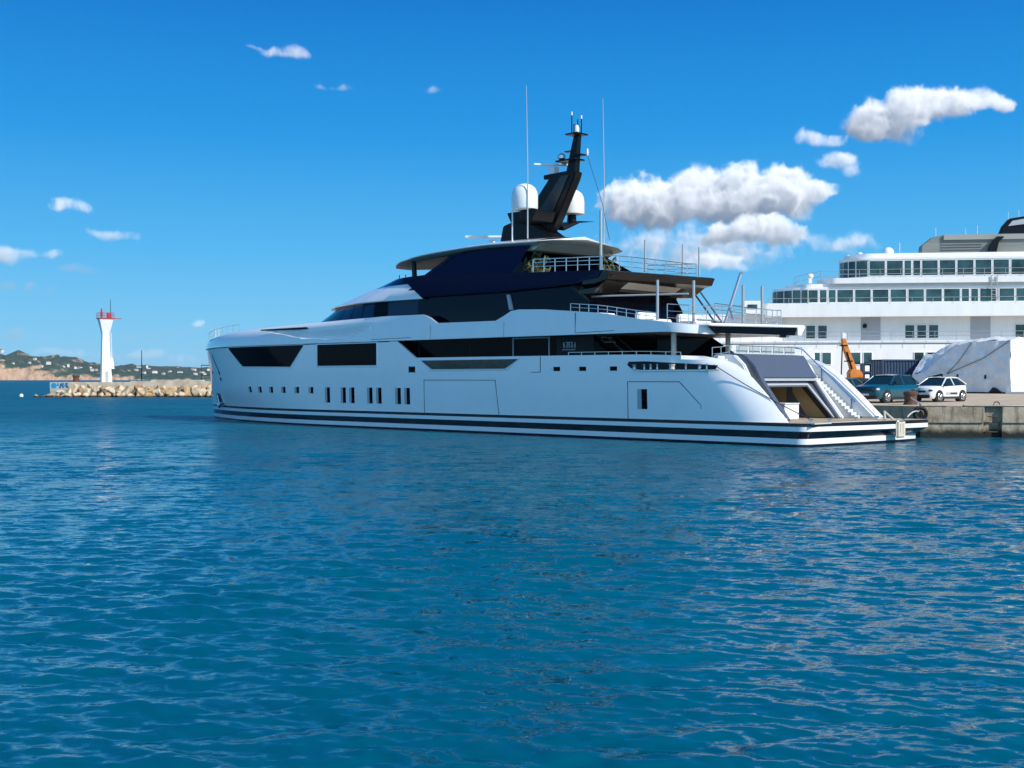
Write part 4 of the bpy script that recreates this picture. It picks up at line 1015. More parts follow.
# ================================================================== quay
QZ = 1.62
def quay_rise(y): return lerp(y, [62, 72, 96, 130], [0, .02, .25, .35])
qa = [(21.3, 62.6), (52, 60.6), (120, 58), (120, 200), (-8, 200), (-13.5, 97.2)]
m = MB()
ql = [(qa[0], qa[1], 24), (qa[1], qa[2], 6)]
m.add([(x, y, QZ + quay_rise(y)) for x, y in qa], [(0, 1, 2, 3, 4, 5)])
# deck as strips so that it can rise gently inland
m = MB(); rows = []
for t_ in [0, .02, .05, .1, .16, .24, .34, .5, .7, 1.]:
    r_ = []
    for (x0, y0), (x1, y1) in (((-13.5, 97.2), (-8, 200)), ((21.3, 62.6), (40, 200)), ((30, 62.05), (48, 200)), ((52, 60.6), (70, 200)), ((120, 58), (120, 200))):
        x, y = x0 + (x1 - x0) * t_, y0 + (y1 - y0) * t_; r_.append((x, y, QZ + quay_rise(y)))
    rows.append(r_)
m.grid(rows)
M['quaytop'] = mat('quay_concrete', (.50, .39, .27), .9, var=.16, vscale=.7, bump=.3, bscale=6)
asph = struct(m.build('quay_ground', M['quaytop'], smooth=True))
# quay wall: concrete blocks, algae-dark foot
wmq = bpy.data.materials.new('quay_wall_concrete'); wmq.use_nodes = True; T = NT(wmq.node_tree); b = wmq.node_tree.nodes['Principled BSDF']
oc = T.n('ShaderNodeTexCoord').outputs['Object']; sz_ = T.n('ShaderNodeSeparateXYZ'); T.put(sz_.inputs[0], oc)
na = T.noise(oc, 1.1, 6, .65); nb = T.noise(T.vm('MULTIPLY', oc, (2.2, 2.2, .35)), 2.0, 5, .6); nc = T.noise(oc, 6, 5, .7)
base = T.ramp(na, [(.3, (.18, .14, .09)), (.5, (.34, .275, .19)), (.7, (.46, .385, .28))])
base = T.mix(T.m('MULTIPLY', T.smooth(nb, .5, .68), .6), base, (.085, .062, .042, 1))
wet = T.smooth(T.m('ADD', sz_.outputs[2], T.m('MULTIPLY', T.m('SUBTRACT', na, .5), .55)), .62, .22)
base = T.mix(wet, base, (.012, .014, .010, 1))
T.put(b.inputs['Base Color'], base); b.inputs['Roughness'].default_value = .9
bn = T.n('ShaderNodeBump'); bn.inputs['Strength'].default_value = .7; bn.inputs['Distance'].default_value = .08; T.put(bn.inputs['Height'], T.m('ADD', na, T.m('MULTIPLY', nc, .4))); T.put(b.inputs['Normal'], bn.outputs[0])
wall = MB()
def wall_seg(p0, p1, skip=()):
    d_ = Vector((p1[0] - p0[0], p1[1] - p0[1], 0)); L = d_.length; d_.normalize(); n_ = Vector((d_.y, -d_.x, 0))
    def pt(t_, o_, z): q = Vector((p0[0], p0[1], 0)) + d_ * t_ + n_ * o_; return (q.x, q.y, z)
    t_ = 0
    cuts = sorted([0, L] + [k for s_ in skip for k in s_])
    for i in range(len(cuts) - 1):
        a_, b_ = cuts[i], cuts[i + 1]; hole = any(abs(a_ - s_[0]) < 1e-6 for s_ in skip)
        o0 = -.30 if hole else 0
        for z0, z1, o_ in ((-1.5, .78, .03 + o0), (.78, 1.60, .12 + o0)):
            q = [pt(a_, o_, z0), pt(b_, o_, z0), pt(b_, o_, z1), pt(a_, o_, z1), pt(a_, -1.6, z0), pt(b_, -1.6, z0), pt(b_, -1.6, z1), pt(a_, -1.6, z1)]
            wall.add(q, [(0, 1, 2, 3), (5, 4, 7, 6), (3, 2, 6, 7), (4, 5, 1, 0), (4, 0, 3, 7), (1, 5, 6, 2)])
wall_seg((21.3, 62.6), (52, 60.6), skip=[(3.2, 4.15), (12.2, 12.9)])
wall_seg((52, 60.6), (120, 58)); wall_seg((-13.5, 97.2), (21.3, 62.6))
wo = tag(wall.build('quay_wall', wmq, bevel=.03), 'stained concrete quay wall with a dark wet foot and a ladder recess', 'quay wall')
m = MB(); m.box((24.45, 62.45, 1.25), (.20, .2, .75)); m.build('recess_post', M['conc'], wo, bevel=.02)
for k in range(3):
    m = MB(); m.tube([(24.7, 62.3, .3 + k * .4), (25.2, 62.27, .3 + k * .4)], .03, 5); m.build('ladder_rung', M['rust'], wo)
m = MB(); m.box((22.0, 62.62, 1.70), (1.4, .3, .14), rz=R(-3.7)); m.box((31, 62.05, 1.665), (15, .35, .07), rz=R(-3.7)); m.build('quay_kerb', M['conc'], wo, bevel=.02)
t = MB().lathe([(.42, 0), (.36, .08), (.33, .2), (.33, .52), (.38, .58), (.38, .70), (.30, .76), (.05, .78)], (0, 0, 0), 20).build('mooring_bollard', M['rust'], smooth=True)
t.location = (22.05, 66.4, QZ); tag(t, 'rusty cylindrical bollard on the quay in front of the cars', 'bollard')
for x_, y_, lab in ((25.4, 62.9, 'small iron mooring ring lying on the quay edge right of the white car'),):
    m = MB(); m.tube([(x_ + .16 * math.cos(k * .6), y_, QZ + .1 + .14 * math.sin(k * .6)) for k in range(11)], .03, 6); tag(m.build('mooring_ring', M['rust']), lab, 'ring')
tyre = MB()
tyre.grid([[(.30 * math.cos(k * .349) * (1 + .33 * math.cos(j * .785)), .13 * math.sin(j * .785), .30 * math.sin(k * .349) * (1 + .33 * math.cos(j * .785))) for j in range(8)] for k in range(19)], closed=True)
t = tyre.build('tyre_fender', M['rubber'], smooth=True); t.location = (21.2, 62.3, 1.25); t.rotation_euler = (0, 0, R(-5)); tag(t, 'black tyre fender hanging on the quay wall by the stern', 'fender')

# ================================================================== cars
def car(name, label, loc, heading, kind, paint):
    t = thing(name, label, 'car', loc, heading, None)
    # stations: x, sill z, belt z, half width, (roof z, roof half width) or None
    if kind == 'hatch':
        L = [(2.0, .30, .62, .62), (1.93, .24, .84, .76), (1.7, .2, .93, .84), (1.2, .2, .97, .87), (.85, .2, .97, .87), (0, .2, 1.0, .87), (-.8, .2, 1.03, .87), (-1.5, .22, 1.06, .85), (-1.85, .28, 1.05, .79), (-1.98, .38, .95, .70)]
        G = [(.95, .97, .80), (.15, 1.44, .60), (-.3, 1.49, .60), (-1.15, 1.46, .58), (-1.75, 1.10, .72)]
        wb, wr, H = (1.22, -1.30), .32, 1.5
    elif kind == 'suv':
        L = [(2.3, .38, .72, .66), (2.22, .28, .95, .82), (1.9, .25, 1.04, .90), (1.4, .25, 1.08, .92), (1.0, .25, 1.10, .92), (0, .25, 1.12, .92), (-1.2, .25, 1.14, .92), (-1.8, .28, 1.15, .9), (-2.2, .34, 1.12, .84), (-2.32, .45, 1.0, .76)]
        G = [(1.1, 1.10, .84), (.35, 1.58, .66), (-.2, 1.65, .66), (-1.5, 1.63, .64), (-2.1, 1.17, .76)]
        wb, wr, H = (1.42, -1.40), .36, 1.66
    else:
        L = [(2.2, .3, .6, .66), (2.1, .22, .74, .8), (1.7, .2, .84, .86), (1.1, .2, .90, .88), (.7, .2, .92, .88), (0, .2, .94, .88), (-.9, .2, .97, .88), (-1.6, .22, .98, .86), (-2.0, .3, .95, .8), (-2.15, .4, .85, .7)]
        G = [(.95, .92, .8), (.1, 1.38, .6), (-.3, 1.43, .6), (-1.0, 1.4, .58), (-1.7, 1.0, .72)]
        wb, wr, H = (1.32, -1.32), .32, 1.44
    m = MB(); rows = []
    for x, z0, z1, w in L:
        rows.append([(x, -w * .9, z0), (x, -w, z0 + .12), (x, -w * 1.0, z0 + (z1 - z0) * .6), (x, -w * .96, z1 - .06), (x, -w * .88, z1), (x, 0, z1 + .02), (x, w * .88, z1), (x, w * .96, z1 - .06), (x, w, z0 + (z1 - z0) * .6), (x, w, z0 + .12), (x, w * .9, z0)])
    m.grid(rows); m.f.append(tuple(range(11))); m.mi.append(0); n_ = len(m.v); m.f.append(tuple(range(n_ - 11, n_))); m.mi.append(0)
    m.build('body', paint, t, smooth=True, split=50)
    g = MB(); rows = []
    for i, (x, z, w) in enumerate(G): rows.append([(x, -w, z), (x, w, z)])
    # glass house from belt to roof
    top = [(x, z, w) for x, z, w in G]
    belt = lambda x: lerp(x, [l[0] for l in L][::-1], [l[2] for l in L][::-1]) - .02
    side = []
    for s_ in (1, -1):
        up_ = [(x, s_ * w, z) for x, z, w in top]; lo_ = [(x, s_ * (.84 if kind != 'suv' else .89), belt(x)) for x, z, w in top]
        g.grid([lo_, up_]); side.append(up_)
    g.grid([side[0], side[1]])
    g.build('windows', M['carglass'], t, smooth=True, split=20)
    r_ = MB(); roof = [(x, z + .012, w + .01) for x, z, w in G[1:4]]
    r_.grid([[(x, -w, z - .03), (x, -w * .97, z + .02), (x, 0, z + .04), (x, w * .97, z + .02), (x, w, z - .03)] for x, z, w in roof]); r_.build('roof', paint, t, smooth=True, split=60)
    p_ = MB()
    for s_ in (1, -1):
        bw_ = .84 if kind != 'suv' else .89
        p_.tube([(G[0][0] - .02, s_ * bw_, belt(G[0][0])), (G[1][0], s_ * (G[1][2] + .02), G[1][1]), (G[2][0], s_ * (G[2][2] + .02), G[2][1]), (G[3][0], s_ * (G[3][2] + .02), G[3][1]), (G[4][0], s_ * bw_, belt(G[4][0]) + .03)], .045, 6)
        p_.tube([(-.35, s_ * (G[2][2] + .01), G[2][1] - .02), (-.42, s_ * (bw_ - .01), belt(-.4))], .045, 6)
    p_.build('pillars', paint, t)
    bx_ = MB(); w = L[1][3]
    zf = L[1][2]
    bx_.box((L[1][0] - .02, 0, .36), (.26, w * 1.8, .22)); bx_.build('lower_bumper', M['plastic'], t, bevel=.04)
    bx_ = MB(); bx_.box((L[0][0] - .01, 0, zf - .20), (.08, w * 1.1, .12)); bx_.build('grille', M['plastic'], t, bevel=.02)
    bx_ = MB(); bx_.box((L[0][0] + .03, 0, .50), (.02, .52, .11)); bx_.build('number_plate', M['gel2'], t)
    for s_ in (1, -1):
        h_ = MB(); h_.box((L[1][0] - .06, s_ * w * .84, zf - .14), (.22, .30, .13), rz=-s_ * R(28)); h_.build('headlight', M['lamp'] if kind != 'hatch' else M['plastic'], t, bevel=.03)
        h_ = MB(); h_.box((.72, s_ * (L[4][3] + .10), L[4][2] + .10), (.12, .22, .15)); h_.build('door_mirror', M['plastic'], t, bevel=.03)
        h_ = MB(); h_.box((-.05, s_ * (L[5][3] - .0), .26), (wb[0] - wb[1] - .75, .05, .13)); h_.build('sill_trim', M['plastic'], t)
        if kind == 'hatch':
            h_ = MB(); h_.box((-.1, s_ * (L[5][3] + .005), .52), (1.25, .03, .15)); h_.build('door_guard', M['lgrey'], t, bevel=.01); h_ = MB(); h_.box((-.3, s_ * (L[5][3] + .02), .52), (.75, .02, .09)); h_.build('door_guard_inlay', M['plastic'], t)
        for x in wb:
            a_ = MB(); a_.tube([(x, s_ * (L[5][3] - .3), wr + .02), (x, s_ * (L[5][3] + .012), wr + .02)], wr + .075, 20); a_.build('wheel_arch', M['plastic'], t)
            wh = MB(); wh.tube([(x, s_ * (L[5][3] - .22), wr), (x, s_ * (L[5][3] + .025), wr)], wr, 22); wo_ = wh.build('wheel', M['rubber'], t, bevel=.03)
            rm = MB(); y0 = s_ * (L[5][3] + .03)
            rm.tube([(x, y0 - s_ * .03, wr), (x, y0, wr)], wr * .22, 10)
            for k in range(5):
                a2 = k * 1.2566; rm.tube([(x, y0, wr), (x + math.cos(a2) * wr * .62, y0, wr + math.sin(a2) * wr * .62)], .045, 5)
            rm.tube([(x + math.cos(k * .3142) * wr * .64, y0, wr + math.sin(k * .3142) * wr * .64) for k in range(21)], .03, 5)
            rm.build('rim', M['rim'], wo_)
    return t
hd = math.atan2(-.62, -.78)
car('parked_car', 'small white hatchback parked on the quay right of the rusty bollard', (26.2, 73.8, QZ + quay_rise(73.8)), hd, 'hatch', M['carwhite'])
car('parked_car', 'teal blue estate car parked left of the white hatchback', (22.35, 71.6, QZ + quay_rise(71.6)), math.atan2(-.66, -.75), 'suv', M['carteal'])
car('parked_car', 'pale green car half hidden behind the stern of the yacht', (20.6, 75.5, QZ + quay_rise(75.5)), math.atan2(-.72, -.70), 'sedan', M['cargrey'])

# ================================================================== container, crane, tarps
t = thing('shipping_container', 'dark blue corrugated shipping container behind the parked cars', 'container', (31.9, 103.4, QZ + quay_rise(103)), R(10.6))
cl, cw_, ch = 6.06, 2.44, 2.85
m = MB(); prof = []
x = 0
while x < cl - .1:
    for dx_, dy_ in ((0, 0), (.07, 0), (.105, .06), (.175, .06), (.21, 0)): prof.append((x + dx_ * 1.32, dy_))
    x += .28
m.grid([[(px, py, .16) for px, py in prof], [(px, py, ch - .12) for px, py in prof]]); m.build('corrugated_wall', M['contblue'], t, recalc=False)
m = MB(); m.box((cl / 2, -.0, .08), (cl, .12, .16)); m.box((cl / 2, 0, ch - .06), (cl, .12, .12)); m.box((.06, .0, ch / 2), (.14, .14, ch)); m.box((cl - .06, 0, ch / 2), (.14, .14, ch)); m.box((cl / 2, cw_ / 2, ch - .03), (cl, cw_, .05)); m.box((cl / 2, cw_, ch / 2), (cl, .08, ch)); m.build('frame', M['contblue'], t)
m = MB(); m.box((.03, cw_ / 2, ch / 2), (.06, cw_ - .1, ch - .2)); do_ = m.build('end_door', M['contblue'], t)
m = MB()
for y_ in (.5, 1.0, 1.5, 2.0): m.tube([(-.03, y_, .1), (-.03, y_, ch - .1)], .025, 5)
m.build('locking_bar', M['steel'], do_)
t = thing('stacked_crate', 'dark open rack with white labels beside the blue container', 'rack', (29.6, 101.5, QZ + quay_rise(101)), R(8))
m = MB()
for x_ in (0, .72): m.box((x_, 0, 1.25), (.08, .6, 2.5))
for z_ in (.1, .9, 1.7, 2.45): m.box((.36, 0, z_), (.72, .6, .08))
m.box((.36, .28, 1.25), (.7, .05, 2.4)); m.build('rack_frame', M['contblue'], t)
for z_ in (.5, 1.3, 2.05):
    m = MB(); m.box((.36, -.1, z_), (.42, .3, .5)); m.build('white_carton', M['gel2'], t, bevel=.02)

t = thing('mobile_crane', 'small mobile crane with an orange telescopic boom raised over the stern', 'crane', (24.1, 84.5, QZ + quay_rise(84)), 0)
g0 = QZ + quay_rise(84)
m = MB(); m.box((-.1, 0, .75), (2.3, 2.2, .7)); m.box((-.1, 0, 1.2), (1.9, 1.6, .3)); m.build('chassis', M['plastic'], t, bevel=.06)
for x_ in (-.9, .7):
    m = MB(); m.tube([(x_, -1.15, .42), (x_, -.85, .42)], .42, 16); m.build('wheel', M['rubber'], t, bevel=.04)
m = MB(); m.prism([(-.42, 1.35), (.5, 1.35), (.5, 1.75), (.25, 1.95), (-.3, 2.0), (-.45, 1.7)], -.4, .4); m.build('turret', M['orange'], t, bevel=.05)
m = MB(); m.prism([(-.26, 1.75), (.16, 1.85), (.02, 2.3), (-.44, 3.5), (-.66, 4.15), (-.90, 4.15), (-.90, 3.7), (-.42, 2.4)], -.24, .24); bo = m.build('boom', M['orange'], t, bevel=.04)
m = MB(); m.prism([(-.62, 4.12), (-.92, 4.12), (-.9, 4.55), (-.6, 4.5)], -.2, .2); m.build('boom_tip', M['gel2'], bo, bevel=.03)
m = MB(); m.tube([(-.92, -.3, 3.7), (-1.0, -.3, 1.5)], .045, 8); m.tube([(-.1, -.28, 1.6), (-.6, -.28, 3.2)], .06, 8); m.build('hydraulic_ram', M['carbon'], t)
m = MB()
for z_ in (2.55, 3.65): m.box((-.4 - (z_ - 2.5) * .32, 0, z_), (.46, .54, .08))
m.build('boom_collar', M['carbon'], bo)

def wrinkle(o, amp, sc_, seed=0):
    for v in o.data.vertices:
        q = v.co * sc_ + Vector((seed, 0, 0)); n = mnoise.fractal(q, .8, 2.2, 4)
        v.co += v.normal * n * amp
def subdiv(o, cuts):
    bm = bmesh.new(); bm.from_mesh(o.data); bmesh.ops.triangulate(bm, faces=[f for f in bm.faces if len(f.verts) > 4]); bmesh.ops.subdivide_edges(bm, edges=bm.edges[:], cuts=cuts, use_grid_fill=True); bm.normal_update(); bm.to_mesh(o.data); bm.free()
def tent(pts_front, depth, z0, name, label):
    """wrapped hull: port face polygon (t along the face, z), extruded inland"""
    return None
t = thing('wrapped_boat', 'large boat sealed in white shrink wrap on the quay behind the white car', 'wrapped boat', (39.9, 96.0, QZ + quay_rise(96)), R(136.1))
# local axes: x along the shaded face (inland-left), y towards the camera-left, z up
zb = 0.12
A_ = [(0, 4.25), (1.5, 4.30), (3.0, 4.22), (4.4, 4.0), (5.8, 2.95), (7.2, 1.8), (8.3, 1.5)]
m = MB()
cols = []
for x_, z_ in A_: cols.append([(x_ - .0, -.02 + .10 * math.sin(f_ * 3.1), zb + (z_ - zb) * f_) for f_ in (0, .25, .5, .75, 1)])
m.grid(cols)
rf = []
for x_, z_ in A_:
    k = lerp(x_, [0, 4.4, 5.8, 7.2, 8.3], [.35, .45, 1.35, 1.9, 1.75])
    rf.append([(x_, 0, z_), (x_ + .1, -1.2, z_ + k * .45), (x_ + .2, -2.6, z_ + k * .9), (x_ + .2, -4.2, z_ + k * .8), (x_ + .1, -6.5, z_ - .2), (x_, -6.9, zb)])
m.grid(rf)
end0 = [cols[0][i] for i in range(5)]
m.grid([[(0, 0, zb), (0, -1.7, zb), (0, -3.4, zb), (0, -5.2, zb), (0, -6.9, zb)], [(0, .08, 2.2), (-.1, -1.7, 2.3), (-.1, -3.4, 2.3), (-.1, -5.2, 2.2), (0, -6.7, 2.2)], [(0, 0, 4.30), (.1, -1.2, 4.45), (.2, -2.6, 4.6), (.2, -4.2, 4.55), (.1, -6.5, 4.1)]])
m.grid([[(8.3, 0, zb), (8.3, -3.4, zb), (8.3, -6.9, zb)], [(8.3, 0, 1.45), (8.4, -2.6, 2.2), (8.3, -6.5, 1.3)]])
sk = m.build('wrap_cover', M['wrap'], t, smooth=True, split=50); subdiv(sk, 7); wrinkle(sk, .12, 1.1, 3); wrinkle(sk, .04, 2.6, 9)
for f_ in sk.data.polygons: f_.use_smooth = True
m = MB(); m.tube([(.1, .12, 4.2), (2.2, .16, 2.85), (5.2, .2, 1.6)], .035, 5); m.tube([(3.1, .14, 4.2), (4.2, .2, 2.6), (5.2, .2, 1.6)], .03, 5); m.build('lashing_strap', M['grey'], t)
for x_, z_ in ((4.3, 1.4), (2.0, 1.35)):
    m = MB(); m.box((x_, .14, z_), (.16, .08, .34)); m.build('vent_patch', M['dark'], t, bevel=.03)
m = MB(); m.prism([(.7, zb), (1.7, zb), (1.4, .5), (1.1, .42)], -.2, .16); m.build('open_flap', M['dark'], t)
m = MB(); m.tube([(5.3, .9, 0), (5.3, .9, 1.6)], .09, 6); m.tube([(5.3, .9, 1.55), (6.6, .9, 1.25)], .09, 6); m.tube([(5.3, .9, .8), (5.9, .9, 1.4)], .07, 6); m.build('boat_stand', M['carbon'], t)
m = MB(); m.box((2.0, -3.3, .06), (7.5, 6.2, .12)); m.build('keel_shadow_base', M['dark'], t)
m = MB(); m.box((-1.0, -3.4, .09), (2.6, 7.4, .18)); m.build('plinth', M['wrap'], t)

t = thing('tarp_boat', 'low boat under a white tarpaulin seen past the open aft decks', 'covered boat', (14.2, 85, QZ + quay_rise(85)), 0)
m = MB(); rows = []
for k, (x_, z_) in enumerate([(-2.5, 2.0), (-1, 2.9), (.6, 3.2), (2.5, 3.35), (4.5, 3.5), (6.2, 3.62), (6.9, 3.6)]):
    rows.append([(x_, -1.4, 2.65 if x_ > 6 else 1.6), (x_, -1.2, z_ - .45), (x_, -.4, z_ - .05), (x_, .4, z_), (x_, 1.3, z_ - .4), (x_, 1.6, 1.6)])
m.grid(rows); m.f.append(tuple(len(m.v) - 6 + k for k in range(6))); m.mi.append(0)
sk = m.build('tarpaulin', M['wrap'], t, smooth=True); subdiv(sk, 3); wrinkle(sk, .07, 1.4, 5)
m = MB(); m.prism([(-3, .5), (6.6, .4), (7.0, 1.75), (-3.6, 1.9)], -1.35, 1.5); m.build('boat_hull', M['gel2'], t, bevel=.1)
for x_ in (-1.5, 4):
    m = MB(); m.prism([(x_ - .4, 0), (x_ + .4, 0), (x_ + .15, .6), (x_ - .15, .6)], -1.2, 1.2); m.build('cradle', M['contblue'], t)

# ================================================================== the big white ship behind the quay (local x to the right along its side, y away, z up)
S_ = thing('passenger_ship', 'big white passenger ship with rows of dark green windows lying behind the quay', 'ship', (28.0, 115, 0), math.atan2(-.130, .9915))
XE = 46
def plan_wall(x0, xr, z0, z1, y=0., depth=3.05, rad=3.0, name='x', mt=None, parent=S_, top=None, zt=0.):
    """wall that rounds away at its left end"""
    pts = [(XE, y)] + [(x0 + xr, y)]
    for k in range(1, 10):
        th = R(90 * k / 9); pts.append((x0 + xr - xr * math.sin(th), y + rad - rad * math.cos(th)))
    pts.append((x0, y + depth))
    m = MB(); m.grid([[(px, py, z0) for px, py in pts], [(px + (zt if px < x0 + xr - .1 else 0), py, z1) for px, py in pts]])
    if top: m.add([(px + (zt if px < x0 + xr - .1 else 0), py, z1) for px, py in pts] + [(XE, y + depth, z1)], [tuple(range(len(pts) + 1))]); m.add([(px, py, z0) for px, py in pts] + [(XE, y + depth, z0)], [tuple(range(len(pts) + 1))])
    return m.build(name, mt or M['shipwhite'], parent, smooth=True, split=40)
# top deck
plan_wall(3.7, 2.25, 12.6, 14.4, .06, name='top_deck_wall')
plan_wall(3.6, 2.3, 14.4, 14.62, -.03, name='roof_edge', top=True)
plan_wall(4.2, 2.3, 14.6, 15.03, .4, name='top_roof', top=True)
plan_wall(1.5, 1.5, 12.14, 12.66, -.35, name='deck_overhang', top=True)
plan_wall(-2.6, 3.2, 11.64, 11.84, .0, name='lower_roof', top=True); plan_wall(-1.4, 2.4, 11.82, 12.16, .25, name='lower_roof_crown', top=True)
plan_wall(-2.75, 3.35, 10.3, 11.66, .06, name='bridge_deck_wall')
plan_wall(-4.1, .6, 8.98, 10.30, -.42, rad=.8, depth=2, name='bulwark', top=True)
def win(x0, x1, z0, z1, y, name='window', parent=S_):
    m = MB(); m.box(((x0 + x1) / 2, y, (z0 + z1) / 2), (x1 - x0, .05, z1 - z0)); o = m.build(name, M['shipglass'], parent)
    m = MB(); w_ = .05
    for cx_, cz_, sx_, sz2 in (((x0 + x1) / 2, z1 + w_ / 2, x1 - x0 + 2 * w_, w_), ((x0 + x1) / 2, z0 - w_ / 2, x1 - x0 + 2 * w_, w_), (x0 - w_ / 2, (z0 + z1) / 2, w_, z1 - z0), (x1 + w_ / 2, (z0 + z1) / 2, w_, z1 - z0)): m.box((cx_, y, cz_), (sx_, .09, sz2))
    m.build('window_frame', M['shipwhite'], o); return o
for a_, b_ in ((6.08, 7.49), (7.68, 9.14), (9.30, 9.90), (10.10, 10.74), (10.91, 12.33), (12.52, 13.93), (14.12, 15.58), (15.76, 17.19), (17.38, 18.77), (18.99, 20.4), (20.6, 22.0), (22.2, 23.6), (23.8, 25.2)):
    win(a_, b_, 12.88, 14.28, .04)
for a_, b_ in ((.39, 1.27), (1.47, 2.09), (2.29, 2.93), (3.09, 4.55), (4.75, 6.18), (6.38, 7.82), (8.02, 9.44), (9.66, 11.07), (11.27, 12.70), (12.91, 14.34), (14.53, 15.17), (15.37, 15.99), (16.18, 17.60), (17.92, 19.24), (19.43, 20.85), (21.05, 22.5), (22.7, 24.1)):
    win(a_, b_, 10.38, 11.56, .04)
def cwin(x0, xr, rad, y, f0, f1, z0, z1, off=.02):
    m = MB(); r_ = []
    for k in range(7):
        th = R(90 * (f0 + (f1 - f0) * k / 6)); r_.append((x0 + xr - (xr + off) * math.sin(th), y + rad - (rad + off) * math.cos(th)))
    m.grid([[(px, py, z0) for px, py in r_], [(px, py, z1) for px, py in r_]]); return m.build('curved_window', M['shipglass'], S_, smooth=True)
for f0, f1 in ((.02, .30), (.33, .52), (.55, .72), (.75, .95)): cwin(3.7, 2.25, 3, .06, f0, f1, 12.80, 14.30, .03)
for f0, f1 in ((.02, .16), (.18, .32), (.34, .50), (.52, .7), (.72, .9)): cwin(-2.75, 3.35, 3, .06, f0, f1, 10.34, 11.56, .03)
# recessed promenade
m = MB(); m.box((18, 1.32, 7.8), (56, .2, 2.4)); m.build('promenade_wall', M['shipwhite'], S_)
M['shipshade'] = M['shipwhite']
for a_, b_ in ((5.47, 7.29), (15.6, 17.42)):
    m = MB(); m.box(((a_ + b_) / 2, 1.2, 7.8), (b_ - a_, .06, 2.36)); m.build('promenade_door_panel', M['lgrey'], S_, bevel=.01)
m = MB(); m.lathe([(.12, 0), (.2, .1), (.2, .3), (.1, .42)], (5.82, 1.1, 7.95), 10); m.build('wall_lamp', M['carbon'], S_)
for a_, b_ in ((.32, 1.15), (1.45, 2.26), (9.59, 10.42), (10.70, 11.51), (11.79, 12.62), (19.68, 20.5), (20.8, 21.6)): win(a_, b_, 6.98, 8.2, 1.2)
m = MB(); m.box((10, .72, 6.58), (74, 1.2, .26)); m.build('promenade_deck', M['shipwhite'], S_, bevel=.03)
m = MB(); m.box((10, .6, 6.41), (74, .86, .06)); m.build('rubbing_strake', M['shipgrey'], S_)
m = MB(); m.box((10, .6, 3.2), (74, .8, 6.3)); m.build('hull_wall', M['shipwhite'], S_)
for a_, b_ in ((.73, 1.48), (1.71, 2.51), (4.27, 5.25), (5.57, 6.31), (10.24, 11.08), (11.4, 12.2), (13.0, 13.8)): win(a_, b_, 4.46, 5.56, .18)
m = MB()
for z_ in (7.15, 7.55): m.tube([(-24, -.3, z_), (XE, -.3, z_)], .022, 4)
for k in range(36): m.tube([(-24 + k * 2, -.3, 6.7), (-24 + k * 2, -.3, 7.55)], .022, 4)
m.build('promenade_railing', M['pole'], S_)
def srail(pts, h, name='deck_railing', nr=2):
    m = MB()
    for k in range(nr): m.tube([(p[0], p[1], p[2] + h * (k + 1) / nr) for p in pts], .025, 4)
    for p in pts: m.tube([p, (p[0], p[1], p[2] + h)], .025, 4)
    m.build(name, M['pole'], S_)
srail([(x_, -.28, 12.6) for x_ in np.arange(3.2, 30, 1.9)], .85, nr=2); srail([(x_, -.5, 10.3) for x_ in np.arange(-3.4, 30, 1.9)], .45, nr=1)
srail([(3.0, .3, 12.3), (1.6, .5, 12.35), (.6, 1.2, 12.2), (-.2, 2.4, 12.1), (-.35, 4, 12.1), (-.3, 7, 12.1)], 1.05)
m = MB(); m.box((.55, -.1, 12.45), (.32, .4, .5)); m.lathe([(.2, 0), (.3, .15), (.3, .35), (.2, .45)], (.55, -.1, 12.65), 10); m.build('searchlight', M['shipwhite'], S_)
# roof gear
for x_, y_, r_ in ((8.5, 4, .55), (5.8, 4, .3)):
    m = MB(); m.lathe([(r_ * .8, 0), (r_, r_ * .4), (r_, r_), (r_ * .8, r_ * 1.45), (r_ * .4, r_ * 1.72), (.02, r_ * 1.8)], (x_, y_, 15.0), 18); m.build('radome', M['dome'], S_, smooth=True)
m = MB(); m.lathe([(.25, 0), (.25, .15), (.05, .25)], (4.6, 3, 14.95), 10); m.build('roof_vent', M['dome'], S_, smooth=True)
gt = MB(); gt.prism([(11.4, 15.0), (11.5, 16.0), (12.5, 16.8), (13.3, 16.95), (XE, 16.95), (XE, 15.0)], 3.0, 4.5); go_ = gt.build('grey_top_house', M['shipgrey'], S_, bevel=.05)
m = MB(); m.box((17 + 13, 2.9, 16.75), (33.0, .25, .5)); m.build('louvre_fascia', mat('ship_grey_light', (.30, .30, .27), .5), go_)
m = MB()
for k in range(5): m.box((15.2, 2.97, 15.35 + k * .26), (3.8, .12, .10))
m.build('louvre', M['shipgrey'], go_)
m = MB(); m.prism([(18.2, 15.02), (18.45, 16.2), (18.9, 16.6), (18.9, 16.7), (18.3, 16.7), (17.7, 15.9), (17.5, 15.02)], 2.2, 2.9); m.build('vent_cowl', M['carbon'], go_)
fn = MB(); fn.prism([(18.9, 16.9), (19.3, 17.9), (19.95, 18.65), (22, 18.95), (27, 19.2), (27, 16.9)], 4.2, 4.9); fo = fn.build('funnel', M['carbon'], S_, bevel=.1)
m = MB(); m.prism([(19.8, 17.9), (20.2, 18.4), (22, 18.7), (21.5, 18.1)], 4.1, 4.2); m.build('funnel_louvre', M['lgrey'], fo)
for x_, y_, z_, h_ in ((13.0, 4, 17, .8), (15.8, 4, 17, .7), (16.9, 4, 17, 1.0), (9.6, 4, 15, 1.4), (20.3, 6, 18.7, .8), (21.3, 6, 18.8, .9)):
    m = MB(); m.tube([(x_, y_, z_), (x_, y_, z_ + h_)], .03, 4); m.build('roof_aerial', M['dome'], S_)
m = MB(); m.box((15.8, -.1, 12.35), (2.2, .1, .1)); m.box((17.6, -.45, 11.6), (.08, .08, 2.4)); m.box((17.1, -.45, 11.6), (.08, .08, 2.4))
